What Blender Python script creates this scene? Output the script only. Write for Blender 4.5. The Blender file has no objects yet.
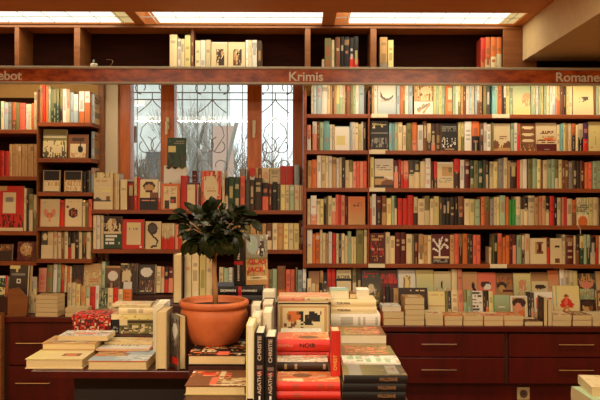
import bpy, math, random
from mathutils import Matrix, Vector, Euler
SC = bpy.context.scene
COL = SC.collection
F = 700.0          # focal length in pixels of a 600 px wide frame
EYE = 1.55
rnd = random.Random(7)
def X(px, Y): return (px - 300.0) / F * Y
def Z(py, Y): return EYE + (200.0 - py) / F * Y
PI = math.pi
TUBE = (2.0, 3.1)
SHOP = (84, 68, 6, 28)
STRIP = 3

# ---------------------------------------------------------------- materials
def srgb(c):
    return tuple(((v / 255.0) / 12.92 if v / 255.0 <= 0.04045 else ((v / 255.0 + 0.055) / 1.055) ** 2.4) for v in c)
def mat(name, rgb, rough=0.5, metal=0.0, noise=None, emit=None, spec=0.5):
    m = bpy.data.materials.new(name); m.use_nodes = True
    nt = m.node_tree; b = nt.nodes['Principled BSDF']
    c = srgb(rgb) + (1,)
    b.inputs['Base Color'].default_value = c
    b.inputs['Roughness'].default_value = rough
    b.inputs['Metallic'].default_value = metal
    b.inputs['Specular IOR Level'].default_value = spec
    if noise:
        scale, rgb2, stretch, lo, hi = noise
        tc = nt.nodes.new('ShaderNodeTexCoord'); mp = nt.nodes.new('ShaderNodeMapping')
        mp.inputs['Scale'].default_value = stretch
        nz = nt.nodes.new('ShaderNodeTexNoise'); nz.inputs['Scale'].default_value = scale
        nz.inputs['Detail'].default_value = 6; nz.inputs['Roughness'].default_value = 0.65
        rp = nt.nodes.new('ShaderNodeValToRGB')
        rp.color_ramp.elements[0].position = lo; rp.color_ramp.elements[1].position = hi
        rp.color_ramp.elements[0].color = c; rp.color_ramp.elements[1].color = srgb(rgb2) + (1,)
        nt.links.new(tc.outputs['Object'], mp.inputs['Vector']); nt.links.new(mp.outputs['Vector'], nz.inputs['Vector'])
        nt.links.new(nz.outputs['Fac'], rp.inputs['Fac']); nt.links.new(rp.outputs['Color'], b.inputs['Base Color'])
    if emit:
        b.inputs['Emission Color'].default_value = srgb(emit[0]) + (1,)
        b.inputs['Emission Strength'].default_value = emit[1]
    return m
WARM = (255, 214, 150)
M = {}
M['wood'] = mat('cherry_wood', (156, 80, 36), 0.42, noise=(3.0, (120, 54, 22), (1, 1, 9), .35, .7))
M['wood_dark'] = mat('dark_stained_wood', (74, 30, 18), 0.5, noise=(3.0, (50, 20, 13), (9, 1, 1), .35, .7))
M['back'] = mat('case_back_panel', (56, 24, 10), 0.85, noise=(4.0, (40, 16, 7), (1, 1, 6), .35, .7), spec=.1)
M['upright'] = mat('honey_wood', (150, 92, 46), 0.45, noise=(3.0, (118, 68, 32), (1, 1, 9), .35, .7))
M['counter'] = mat('red_mahogany', (92, 15, 10), 0.35, noise=(2.5, (70, 10, 7), (6, 1, 1), .35, .7))
M['table'] = mat('table_mahogany', (80, 14, 10), 0.3, noise=(2.5, (58, 9, 7), (6, 1, 1), .35, .7))
M['black_board'] = mat('black_board', (24, 14, 11), 0.6)
M['burl'] = mat('burl_veneer', (206, 102, 42), 0.28, noise=(9.0, (132, 50, 20), (1, 1, 2.2), .38, .64))
M['window_wood'] = mat('window_oak', (214, 120, 48), 0.4, noise=(3.0, (180, 88, 34), (8, 8, 1), .35, .7))
M['metal_strip'] = mat('brushed_metal', (190, 182, 158), 0.4, 0.25)
M['chrome'] = mat('bright_metal', (225, 220, 210), 0.2, 1.0)
M['sign_white'] = mat('sign_white', (238, 232, 212), 0.5)
M['plaster'] = mat('cream_plaster', (222, 196, 148), 0.85, noise=(14, (212, 184, 134), (1, 1, 1), .3, .7))
M['ochre'] = mat('ochre_plaster', (222, 178, 110), 0.85, noise=(10, (214, 168, 100), (1, 1, 1), .3, .7))
M['ceil'] = mat('ceiling_board', (222, 142, 70), 0.7, noise=(2, (212, 130, 62), (1, 5, 1), .3, .7))
M['floor'] = mat('floor_parquet', (110, 66, 38), 0.45, noise=(2, (84, 48, 28), (1, 8, 1), .3, .7))
M['panel'] = mat('lamp_diffuser', (240, 240, 230), 0.6, emit=((240, 248, 232), 1.15))
M['panel_end'] = mat('glowing_strip_end', (225, 200, 140), 0.5, emit=((236, 214, 150), 0.5))  # cream board given its own glow to imitate reflected lamp light
M['tube'] = mat('tube_lamp', (240, 240, 230), 0.6, emit=((255, 216, 150), 5.0))
M['louver'] = mat('louver_metal', (236, 238, 230), 0.4)
M['paper'] = mat('book_paper', (228, 206, 156), 0.85, noise=(3, (208, 184, 132), (1, 160, 160), .3, .7))
M['paper_white'] = mat('white_book_paper', (238, 230, 204), 0.85, noise=(3, (222, 212, 180), (1, 160, 160), .3, .7))
M['terracotta'] = mat('terracotta', (206, 112, 60), 0.6, noise=(9, (184, 90, 46), (1, 1, 1), .35, .7))
M['soil'] = mat('potting_soil', (44, 28, 18), 0.95, noise=(40, (26, 16, 10), (1, 1, 1), .35, .7))
M['bark'] = mat('plant_stem', (176, 128, 82), 0.8, noise=(20, (140, 98, 60), (1, 1, .3), .35, .7))
M['leaf'] = mat('glossy_leaf', (26, 34, 12), 0.3, noise=(14, (78, 84, 36), (1, 1, 1), .55, .8), spec=.22)
M['iron'] = mat('wrought_iron', (140, 138, 132), 0.6)
M['snow'] = mat('pale_paving', (196, 196, 188), 0.9, noise=(2, (170, 170, 164), (1, 1, 1), .3, .7))
M['facade'] = mat('pale_facade', (232, 232, 226), 0.9, noise=(1.5, (196, 196, 190), (1, 1, 1), .3, .7))
M['facade_rose'] = mat('rose_board', (200, 172, 158), 0.9)
M['twig'] = mat('grey_twigs', (142, 138, 130), 0.9)
M['grey_post'] = mat('weathered_post', (160, 160, 156), 0.8)
M['glass_dark'] = mat('facade_window', (70, 78, 84), 0.3)
M['socket'] = mat('socket_plastic', (200, 176, 130), 0.5)
M['socket_hole'] = mat('socket_recess', (96, 74, 52), 0.6)
M['label'] = mat('label_card', (232, 220, 184), 0.7)
M['ribbon'] = mat('pale_ribbon', (220, 205, 180), 0.7)
M['reveal'] = mat('pale_reveal', (226, 214, 184), 0.85)
M['shop_lamp'] = mat('shop_lamp_diffuser', (240, 240, 230), 0.6, emit=((255, 240, 214), 3.0))
M['jar'] = mat('dark_bottle', (30, 26, 22), 0.2)
def attr_mat(name, rough):
    m = bpy.data.materials.new(name); m.use_nodes = True
    nt = m.node_tree; b = nt.nodes['Principled BSDF']
    a = nt.nodes.new('ShaderNodeAttribute'); a.attribute_name = 'Col'
    nt.links.new(a.outputs['Color'], b.inputs['Base Color'])
    b.inputs['Roughness'].default_value = rough
    return m
M['cover'] = attr_mat('printed_cover', 0.48)
g = bpy.data.materials.new('window_glass'); g.use_nodes = True
nt = g.node_tree; nt.nodes.clear()
o_ = nt.nodes.new('ShaderNodeOutputMaterial'); mx = nt.nodes.new('ShaderNodeMixShader')
tr = nt.nodes.new('ShaderNodeBsdfTransparent'); gl = nt.nodes.new('ShaderNodeBsdfGlossy'); gl.inputs['Roughness'].default_value = 0.02
fr = nt.nodes.new('ShaderNodeFresnel'); fr.inputs['IOR'].default_value = 1.55
nt.links.new(fr.outputs[0], mx.inputs[0]); nt.links.new(tr.outputs[0], mx.inputs[1]); nt.links.new(gl.outputs[0], mx.inputs[2]); nt.links.new(mx.outputs[0], o_.inputs[0])
M['glass'] = g

# ---------------------------------------------------------------- mesh helpers
class MB:
    def __init__(s): s.v = []; s.f = []; s.c = []; s.m = []
    def quadface(s, pts, col=None, mi=0):
        i = len(s.v); s.v += [tuple(p) for p in pts]; s.f.append(tuple(range(i, i + len(pts)))); s.c.append(col); s.m.append(mi)
    def box(s, x0, x1, y0, y1, z0, z1):
        i = len(s.v)
        s.v += [(x0,y0,z0),(x1,y0,z0),(x1,y1,z0),(x0,y1,z0),(x0,y0,z1),(x1,y0,z1),(x1,y1,z1),(x0,y1,z1)]
        for q in ((0,3,2,1),(4,5,6,7),(0,1,5,4),(1,2,6,5),(2,3,7,6),(3,0,4,7)):
            s.f.append(tuple(i + k for k in q)); s.c.append(None); s.m.append(0)
        return s
    def tube(s, pts, r, n=8, r1=None):
        pts = [Vector(p) for p in pts]; r1 = r if r1 is None else r1
        rings = []
        for k, p in enumerate(pts):
            d = (pts[min(k+1, len(pts)-1)] - pts[max(k-1, 0)]).normalized()
            a = d.orthogonal().normalized()
            if rings and abs(d.dot(s._a)) < .95: a = (s._a - d * d.dot(s._a)).normalized()
            s._a = a; b = d.cross(a); rr = r + (r1 - r) * k / max(1, len(pts) - 1)
            i = len(s.v); rings.append(i)
            s.v += [tuple(p + (a * math.cos(2*PI*j/n) + b * math.sin(2*PI*j/n)) * rr) for j in range(n)]
        for i0, i1 in zip(rings, rings[1:]):
            for j in range(n):
                s.f.append((i0 + j, i0 + (j+1) % n, i1 + (j+1) % n, i1 + j)); s.c.append(None); s.m.append(0)
        for i0, rev in ((rings[0], 1), (rings[-1], 0)):
            f = [i0 + j for j in range(n)]; s.f.append(tuple(f[::-1] if rev else f)); s.c.append(None); s.m.append(0)
        return s
    def lathe(s, prof, n=48):
        rings = []
        for r, z in prof:
            i = len(s.v); rings.append(i)
            s.v += [(r * math.cos(2*PI*j/n), r * math.sin(2*PI*j/n), z) for j in range(n)]
        for i0, i1 in zip(rings, rings[1:]):
            for j in range(n):
                s.f.append((i0 + j, i0 + (j+1) % n, i1 + (j+1) % n, i1 + j)); s.c.append(None); s.m.append(0)
        s.f.append(tuple(rings[0] + j for j in range(n))[::-1]); s.c.append(None); s.m.append(0)
        s.f.append(tuple(rings[-1] + j for j in range(n))); s.c.append(None); s.m.append(0)
        return s
    def add(s, o, mw=None):
        i = len(s.v)
        s.v += [tuple(mw @ Vector(p)) if mw else p for p in o.v]
        s.f += [tuple(i + k for k in f) for f in o.f]; s.c += o.c; s.m += o.m
        return s
    def weld(s):
        idx = {}; nv = []; mp = []
        for p in s.v:
            k = (round(p[0], 5), round(p[1], 5), round(p[2], 5))
            if k not in idx: idx[k] = len(nv); nv.append(p)
            mp.append(idx[k])
        s.v = nv; s.f = [tuple(mp[k] for k in f) for f in s.f]
        return s
    def build(s, name, mats, parent=None, bevel=0.0, smooth=False):
        me = bpy.data.meshes.new(name); me.from_pydata(s.v, [], s.f); me.update()
        for m in (mats if isinstance(mats, (list, tuple)) else [mats]): me.materials.append(m)
        if any(s.m): me.polygons.foreach_set('material_index', s.m)
        if any(c is not None for c in s.c):
            a = me.color_attributes.new('Col', 'FLOAT_COLOR', 'CORNER')
            buf = []
            for p, c in zip(me.polygons, s.c):
                buf += list((c or (.5, .5, .5)) ) + [1.0] if False else [v for _ in range(p.loop_total) for v in (*(c or (.5, .5, .5)), 1.0)]
            a.data.foreach_set('color', buf)
        if smooth: me.polygons.foreach_set('use_smooth', [True] * len(me.polygons))
        o = bpy.data.objects.new(name, me); COL.objects.link(o)
        if parent: o.parent = parent
        if bevel:
            b = o.modifiers.new('edge', 'BEVEL'); b.width = bevel; b.segments = 2; b.limit_method = 'ANGLE'
        return o
def box(name, m, x0, x1, y0, y1, z0, z1, parent=None, bevel=0.0):
    return MB().box(x0, x1, y0, y1, z0, z1).build(name, m, parent, bevel)
def tag(o, label=None, cat=None, group=None, kind=None):
    if label: o['label'] = label
    if cat: o['category'] = cat
    if group: o['group'] = group
    if kind: o['kind'] = kind
    return o
def empty(name, loc=(0, 0, 0)):
    o = bpy.data.objects.new(name, None); o.empty_display_size = .05; COL.objects.link(o); o.location = loc
    return o
def text(s, size, name, m, parent, mw, align='CENTER', bold=0.0, depth=0.0006, width=None):
    cu = bpy.data.curves.new(name, 'FONT'); cu.body = s; cu.size = size; cu.align_x = align; cu.align_y = 'CENTER'
    cu.offset = bold; cu.extrude = depth
    cu.materials.append(m)
    o = bpy.data.objects.new(name, cu); COL.objects.link(o)
    if width:
        bpy.context.view_layer.update()
        mw = mw @ Matrix.Diagonal((width / max(o.dimensions.x, 1e-4), 1, 1, 1))
    bpy.context.view_layer.update()
    me = bpy.data.meshes.new_from_object(o.evaluated_get(bpy.context.evaluated_depsgraph_get())); bpy.data.objects.remove(o)
    o = bpy.data.objects.new(name, me); COL.objects.link(o); o.parent = parent; o.matrix_local = mw
    return o
FACE = Matrix.Rotation(PI/2, 4, 'X')            # text lying in XY -> facing -Y
def struct(o): return tag(o, kind='structure')

# ---------------------------------------------------------------- books
PAL = dict(w=(230,226,212), c=(224,206,160), y=(226,212,140), t=(194,152,96), o=(212,112,50), r=(208,42,28), p=(222,142,112),
           f=(224,104,76), m=(92,18,18), b=(124,76,42), n=(58,36,24), k=(20,16,16), d=(72,66,56), e=(142,138,126), g=(58,160,60),
           G=(38,68,40), s=(164,188,150), l=(128,122,70), u=(122,184,184), U=(164,184,190), v=(82,40,84), i=(44,50,84), q=(120,168,180))
PALN = dict(w='white', c='cream', y='pale yellow', t='tan', o='orange', r='red', p='pink', f='salmon', m='maroon', b='brown', n='dark brown',
            k='black', d='charcoal', e='grey', g='bright green', G='dark green', s='sage green', l='olive', u='teal', U='pale blue', v='purple', i='navy', q='sky blue')
def pc(k, j=0.0):
    c = PAL[k]
    if j: q = rnd.uniform(-j, j); c = tuple(min(250, max(6, v * (1 + q))) for v in c)
    return srgb(c)
def lum(c): return .3 * c[0] + .6 * c[1] + .1 * c[2]
def hsh(*a):
    h = 2166136261
    for v in a: h = ((h ^ (int(v) & 0xffff)) * 16777619) & 0xffffffff; h ^= h >> 13
    return (h & 0xffff) / 65535.0
def painter(spec, seed):
    """cover design: base colour then layers, u 0..1 to the right, v 0..1 downwards"""
    parts = [p.split() for p in spec.split('|')]
    base = pc(parts[0][0], .05); ops = []
    for p in parts[1:]:
        k = p[0]; nums = []; rest = []
        for t in p[1:]:
            try: nums.append(float(t))
            except ValueError: rest.append(t)
        ops.append((k, nums, [pc(r) for r in rest]))
    def fn(u, v):
        c = base
        for n, (k, a, cs) in enumerate(ops):
            if k == 'R':
                if a[0] <= u <= a[2] and a[1] <= v <= a[3]: c = cs[0]
            elif k == 'E':
                if ((u-a[0])/a[2])**2 + ((v-a[1])/a[3])**2 <= 1: c = cs[0]
            elif k == 'L':
                dx, dy = a[2]-a[0], a[3]-a[1]; t = max(0, min(1, ((u-a[0])*dx + (v-a[1])*dy) / (dx*dx+dy*dy+1e-9)))
                if math.hypot(u-a[0]-t*dx, v-a[1]-t*dy) < a[4]: c = cs[0]
            elif k == 'T':
                if a[0] <= u <= a[2] and a[1] <= v <= a[3]:
                    lh = a[4] if len(a) > 4 else .075
                    q = (v-a[1]) / lh
                    if q % 1 < .6 and hsh(seed, n, int(q), u*26) > .32: c = cs[0]
            elif k == 'N':
                if a[0] <= u <= a[2] and a[1] <= v <= a[3] and hsh(seed, n, u*24, v*30) < a[4]: c = cs[int(hsh(seed, n+5, u*16, v*20)*len(cs)) % len(cs)]
            elif k == 'G':   # printed colour wash between two inks, dithered
                if a[0] <= u <= a[2] and a[1] <= v <= a[3]:
                    t = (v-a[1]) / (a[3]-a[1]); c = tuple(x*(1-t)+y*t for x, y in zip(cs[0], cs[1]))
        return c
    return fn
def spine_paint(code, seed, letters=True):
    top, _, bot = code.partition('/')
    ct = pc(top[0], .08); cb = pc(bot[0], .08) if bot else ct
    split = .38 + .3 * hsh(seed, 3)
    dark = lum(ct) < .12
    ink = srgb(PAL[rnd.choice('cwtycp' if dark else 'nkmbddrG')])
    mx_ = .6 if dark else .42
    ink = tuple(a * mx_ + b * (1 - mx_) for a, b in zip(ink, ct))
    a0 = .12 + .15 * hsh(seed, 1); a1 = a0 + .25 + .4 * hsh(seed, 2)
    dens = .35 + .35 * hsh(seed, 9)
    logo = hsh(seed, 6) < .55; band = hsh(seed, 7)
    bc = srgb(PAL[rnd.choice('cwrtnk')]); bc = tuple(a * .5 + b * .5 for a, b in zip(bc, ct))
    def fn(a, v):              # a across 0..1, v from the top 0..1
        c = cb if (bot and v > split) else ct
        if bot: 
            if v > split and lum(cb) < .12 and .3 < a < .7 and hsh(seed, 21, v*40) < .4: return tuple(x*.5+y*.5 for x, y in zip(srgb(PAL['c']), cb))
        if not bot and band < .14 and .06 < v < .2: c = bc
        if letters and .22 < a < .78:
            if a0 < v < a1 and hsh(seed, 11, v*44) < dens: c = ink
            elif logo and .9 < v < .95: c = ink
        return c
    return fn
def book_mesh(W, H, T, sp, fp, round_=.08, hard=False, nu=0, nv=0, nz=14, back=None):
    """canonical book: front cover in the plane y=0 facing -y, spine at x=0 facing -x, standing on z=0. Returns cover, page block."""
    c = min(.0028 if hard else .0012, T * .12); cov = MB()
    base = fp(.5, .98) if fp else sp(.5, .5)
    bk = back or sp(.5, .5)
    na = 3 if T < .02 else 5
    bul = T * round_
    prof = []                                        # spine from y=T (back) to y=0 (front)
    for k in range(na + 1):
        t = k / na; prof.append((-bul * math.sin(PI * t), T * (1 - t)))
    for k in range(na):
        (xa, ya), (xb, yb) = prof[k], prof[k+1]
        for j in range(nz):
            z0, z1 = H * j / nz, H * (j+1) / nz
            cov.quadface([(xa,ya,z0),(xb,yb,z0),(xb,yb,z1),(xa,ya,z1)], sp((k + .5) / na, 1 - (j + .5) / nz))
    if fp and nu:
        for a in range(nu):
            for b in range(nv):
                x0, x1, z0, z1 = W*a/nu, W*(a+1)/nu, H*b/nv, H*(b+1)/nv
                cov.quadface([(x0,0,z0),(x1,0,z0),(x1,0,z1),(x0,0,z1)], fp((a+.5)/nu, 1-(b+.5)/nv))
    else:
        cov.quadface([(0,0,0),(W,0,0),(W,0,H),(0,0,H)], base)
    q = cov.quadface
    q([(W,T,0),(0,T,0),(0,T,H),(W,T,H)], bk)
    q([(W,0,0),(W,c,0),(W,c,H),(W,0,H)], base); q([(W,T-c,0),(W,T,0),(W,T,H),(W,T-c,H)], bk)
    q([(W,c,0),(c,c,0),(c,c,H),(W,c,H)], base); q([(c,T-c,0),(W,T-c,0),(W,T-c,H),(c,T-c,H)], bk); q([(c,c,0),(c,T-c,0),(c,T-c,H),(c,c,H)], bk)
    for z, up in ((0, 0), (H, 1)):
        for poly, cc in (([(0,0),(W,0),(W,c),(c,c)], base), ([(c,T-c),(W,T-c),(W,T),(0,T)], bk), ([(c,c),(c,T-c)] + prof, bk)):
            pts = [(x, y, z) for x, y in poly]
            q(pts if up else pts[::-1], cc)
    cov.weld()
    i = .004 if hard else .0006
    pg = MB().box(c, W - i, c, T - c, i, H - i)
    return cov, pg
UP = {'spine': Matrix.Rotation(PI/2, 4, 'Z'), 'face': Matrix.Identity(4), 'edge': Matrix.Rotation(-PI/2, 4, 'Z'),
      'flat_tail': Matrix.Rotation(-PI/2, 4, 'X'),
      'flat_spine': Matrix.Rotation(PI/2, 4, 'Z') @ Matrix.Rotation(-PI/2, 4, 'X'),
      'flat_edge': Matrix.Rotation(-PI/2, 4, 'Z') @ Matrix.Rotation(-PI/2, 4, 'X')}
BOOKS = []           # every book queued, so that those showing largest become objects
def queue(area, mw, mesh, label, group, white=False, titles=(), must=False, part_label=None):
    BOOKS.append(dict(area=area, mw=mw, mesh=mesh, label=label, group=group, white=white, titles=titles, must=must))
seedc = [100]
def nseed(): seedc[0] += 1; return seedc[0]
def spine_book(x0, x1, ztop, zb, Y, code, label, group, lean=0.0, W=None, px=None, must=False, tilt=0.0, titles=(), round_=.1, hard=False):
    T = max(.004, (x1 - x0) - .0007); H = max(.03, ztop - zb); s = nseed()
    W = W or min(.122, max(.1, H * rnd.uniform(.58, .66)))
    if lean: H = (H - W * math.sin(lean)) / math.cos(lean)
    cov, pg = book_mesh(W, H, T, spine_paint(code, s, letters=not titles), None, round_=round_, hard=hard)
    dz = W * math.sin(lean)
    mw = Matrix.Translation((x1 - .00035, Y, zb + .0006 + dz)) @ Matrix.Rotation(-lean, 4, 'X') @ Matrix.Rotation(tilt, 4, 'Y') @ UP['spine']
    queue(px, mw, (cov, pg), label, group, titles=titles, must=must)
def face_book(x0, x1, ztop, zb, Y, art, label, group, lean=.12, yaw=0.0, T=None, px=None, spine='c', must=True, titles=(), nu=20, nv=28, hard=False, roll=0.0):
    W = (x1 - x0) - .0012; T = T or rnd.uniform(.014, .024); s = nseed()
    H = max(.03, (ztop - zb) / math.cos(lean) - T * math.sin(lean))
    fp = painter(art, s)
    cov, pg = book_mesh(W, H, T, spine_paint(spine, s), fp, nu=nu, nv=nv, nz=8, hard=hard)
    mw = Matrix.Translation((x0 + .0006, Y, zb + .0006 + T * math.sin(lean))) @ Matrix.Rotation(yaw, 4, 'Z') @ Matrix.Rotation(-lean, 4, 'X') @ Matrix.Rotation(roll, 4, 'Y')
    queue(px or 500, mw, (cov, pg), label, group, must=must, titles=titles)
def flat_book(x0, x1, z0, z1, Y, depth, mode, art, label, group, spine=None, yaw=0.0, titles=(), px=400, hard=False, white=False, must=True, round_=.1, nu=18, nv=24):
    T = z1 - z0 - .0007; s = nseed(); fp = painter(art, s)
    sp = spine_paint(spine or art.split('|')[0].strip(), s, letters=not titles)
    if px >= 1200: nu, nv = 34, 44
    if mode == 'flat_tail': W, H = x1 - x0, depth
    else: W, H = depth, x1 - x0
    cov, pg = book_mesh(W, H, T, sp, fp, nu=nu, nv=nv, nz=20, hard=hard, round_=round_)
    c = ((x0 + x1) / 2, Y + depth / 2, z0 + .0004)
    off = {'flat_tail': (-W/2, -H/2), 'flat_spine': (H/2, -W/2), 'flat_edge': (-H/2, W/2)}[mode]
    mw = Matrix.Translation(c) @ Matrix.Rotation(yaw, 4, 'Z') @ Matrix.Translation((off[0], off[1], T)) @ UP[mode]
    queue(px, mw, (cov, pg), label, group, white=white, titles=titles, must=must)
def edge_book(x0, x1, ztop, zb, Y, W, art, label, group, yaw=0.0, px=400, white=True, hard=True, spine=None):
    """upright, its fore-edge towards the front of the table"""
    T = x1 - x0; H = ztop - zb; s = nseed()
    cov, pg = book_mesh(W, H, T, spine_paint(spine or art.split('|')[0].strip(), s), painter(art, s), nu=16, nv=24, nz=8, hard=hard)
    mw = Matrix.Translation((x0, Y, zb + .0004)) @ Matrix.Rotation(yaw, 4, 'Z') @ Matrix.Translation((0, W, 0)) @ UP['edge']
    queue(px, mw, (cov, pg), label, group, white=white, must=True)
def emit_books(limit):
    BOOKS.sort(key=lambda b: (not b['must'], -b['area']))
    mass = MB()
    for n, b in enumerate(BOOKS):
        cov, pg = b['mesh']
        if n < limit:
            loc = b['mw'].to_translation()
            r = empty('book', loc); tag(r, b['label'], 'book', b['group'])
            loc_m = Matrix.Translation(-loc) @ b['mw']
            o = cov.build('cover', M['cover'], r); o.matrix_local = loc_m
            p = pg.build('page_block', M['paper_white'] if b['white'] else M['paper'], r); p.matrix_local = loc_m
            for (s, size, col, tm, wd) in b['titles']:
                text(s, size, 'title_lettering', M[col], o, tm, width=wd, bold=size * .02)
        else:
            for q in pg.c: pass
            pg.c = [srgb((228, 206, 156))] * len(pg.f)
            mass.add(cov, b['mw']); mass.add(pg, b['mw'])
    if mass.v:
        tag(mass.build('slim_books', M['cover']), 'the many slimmest books filling gaps between larger books on all shelves', 'books', kind='stuff')
ORD = 'zero first second third fourth fifth sixth seventh eighth ninth tenth eleventh twelfth thirteenth fourteenth fifteenth sixteenth seventeenth eighteenth nineteenth twentieth'.split()
def ordn(n):
    if n <= 20: return ORD[n]
    return 'twenty-' + ORD[n-20] if n < 30 else 'thirtieth' if n == 30 else 'thirty-' + ORD[n-30] if n < 40 else 'fortieth' if n == 40 else 'forty-' + ORD[n-40]
def cname(code):
    a, _, b = code.partition('/')
    return PALN[a[0]] + ((' over ' + PALN[b[0]]) if b and b[0] != a[0] else '')
def thick(t): return 'slim' if t < .018 else 'thick' if t > .036 else 'medium'
def shelf_row(spec, base_py, Y, zb, start, shelf, lean=0.0, jit=.012, W=None):
    """spec: 'x0 x1 top code' or 'F x0 x1 top artname' entries split by ';'.  Spines are named by counting from the last cover that faces out."""
    land, n = start, 0
    for e in spec.replace('\n', ' ').split(';'):
        e = e.split()
        if not e: continue
        if e[0] == 'F':
            x0, x1, top, key = float(e[1]), float(e[2]), float(e[3]), e[4]
            art, lab, short = ART[key]
            yy = Y + rnd.uniform(0, .004)
            face_book(X(x0, Y), X(x1, Y), Z(top, Y), zb, yy, art, lab + ', ' + shelf, 'books on the ' + shelf, lean=.05 if lean == 0 else lean, px=(x1-x0)*(base_py-top))
            land, n = 'right of the ' + short, 0
        else:
            x0, x1, top, code = float(e[0]), float(e[1]), float(e[2]), e[3]
            n += 1
            t = X(x1, Y) - X(x0, Y)
            lab = f'{thick(t)} {cname(code)} spine, {ordn(n)} {land}, {shelf}'
            if len(lab.split()) > 16: lab = lab.split(' ', 1)[1]
            if len(lab.split()) > 16: lab = lab.replace(' spine', '')
            spine_book(X(x0, Y), X(x1, Y), Z(top, Y), zb, Y + rnd.uniform(0, jit), code, lab, 'books on the ' + shelf, px=(x1-x0)*(base_py-top), lean=lean, W=W)
# ---------------------------------------------------------------- the room
WY = 5.06                                         # back wall plane
CEIL = 2.745
XL, XR, YB = -3.1, 3.1, -2.6
struct(box('floor', M['floor'], XL, XR, YB, WY + .2, -.05, 0))
def wall_boxes(name, m, rects):
    b = MB()
    for r in rects: b.box(*r)
    return struct(b.build(name, m))
wx0, wx1, wz0, wz1 = X(118, WY), X(303, WY), 1.25, 2.48
wall_boxes('wall_back', M['ochre'], [(XL, wx0, WY, WY+.2, 0, 2.9), (wx1, XR, WY, WY+.2, 0, 2.9), (wx0, wx1, WY, WY+.2, 0, wz0), (wx0, wx1, WY, WY+.2, wz1, 2.9)])
struct(box('wall_left', M['ochre'], XL-.1, XL, YB, WY+.2, 0, 2.9))
struct(box('wall_right', M['ochre'], XR, XR+.1, YB, WY+.2, 0, 2.9))
struct(box('wall_rear', M['ochre'], XL, XR, YB-.1, YB, 0, 2.9))
# ceiling with three lamp openings
LY0, LY1 = 4.46, 4.775
strips = [(X(-60, 4.6), X(114, 4.6)), (X(139, 4.6), X(322, 4.6)), (X(335, 4.6), X(521, 4.6))]
cb = MB()
cb.box(XL, XR, YB, LY0, CEIL, CEIL + .15); cb.box(XL, XR, LY1, WY + .2, CEIL, CEIL + .15)
edges = [XL] + [e for s in strips for e in s] + [XR]
edges[1] -= 0; edges[2] += .1
for k in range(0, len(edges), 2):
    if edges[k+1] > edges[k]: cb.box(edges[k], edges[k+1], LY0, LY1, CEIL, CEIL + .15)
struct(cb.build('ceiling', M['ceil']))
names = ['long ceiling light strip at the corner above the Angebot sign', 'middle ceiling light strip above the window', 'ceiling light strip above the wide bookcase, ending at the sloped beam']
for n, (a, b) in enumerate(strips):
    if n == 0: b += .1
    r = empty('ceiling_light', ((a+b)/2, (LY0+LY1)/2, CEIL)); tag(r, names[n], 'ceiling light', 'light strips over the wall shelves')
    ax, ay = r.location.x, r.location.y
    e = .1
    box('diffuser', M['panel'], a-ax+(e if n else 0), b-ax-(e if n != 1 else 0.0), LY0-ay+.002, LY1-ay-.002, .012, .03, r)
    if n != 1: box('glowing_end_board', M['panel_end'], b-ax-e, b-ax-.001, LY0-ay+.002, LY1-ay-.002, .012, .03, r)  # no lamp here: the glow stands for light thrown back by the recess end
    lv = MB(); k = a + .08
    lv.box(a-ax+.001, b-ax-.001, LY0-ay+.15, LY0-ay+.1518, .004, .0115)
    while k < b - .02: lv.box(k-ax, k-ax+.0018, LY0-ay+.002, LY1-ay-.002, .004, .0115); k += .155
    lv.build('louver', M['louver'], r)
# sloped-soffit beam on the right
bx = X(522, 4.78)
bz = 2.503
struct(box('ceiling_beam', M['plaster'], bx, XR, -1.5, 4.775, bz, CEIL + .02))

# ---------------------------------------------------------------- window
win = struct(empty('window_1', ((wx0+wx1)/2, WY, wz0)))
def wpart(name, m, px0, px1, py0, py1, y0, y1, bev=.004):
    o = box(name, m, X(px0, WY)-win.location.x, X(px1, WY)-win.location.x, y0, y1, Z(py1, WY)-wz0, Z(py0, WY)-wz0, win, bev); return o
wpart('jamb', M['window_wood'], 118.3, 130, 78, 240, 0.0, .12)
wpart('jamb', M['window_wood'], 292.5, 302.8, 78, 240, 0.0, .12)
wpart('mullion', M['window_wood'], 160.5, 174, 78, 240, -.005, .12)
wpart('mullion', M['window_wood'], 247, 261, 78, 240, -.005, .12)
wpart('rail_top', M['window_wood'], 130, 292.5, 72, 80, .01, .12)
wpart('rail_bottom', M['window_wood'], 130, 292.5, 214, 238, .01, .12)
for a, b in ((129.8, 160.7), (173.8, 247.2), (260.8, 292.7)):
    wpart('pane', M['glass'], a, b, 80, 216, .07, .076, 0)
for px, py in ((166.3, 123), (253.5, 126)):
    h = MB().box(-.012, .012, -.02, 0, -.045, .045).box(-.009, .009, -.05, -.018, -.012, .01).box(-.009, .009, -.06, -.045, -.085, .01)
    o = h.build('handle', M['label'], win, .004); o.location = (X(px, 5)-win.location.x, -.006, Z(py, 5)-wz0)
struct(box('trim_1', M['upright'], X(100.5, 5.04), X(106, 5.04), 4.97, WY, 0, 2.46))
struct(box('trim_2', M['reveal'], X(106, 5.04), X(118.2, 5.04), 5.02, WY, 1.0, 2.46))
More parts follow.
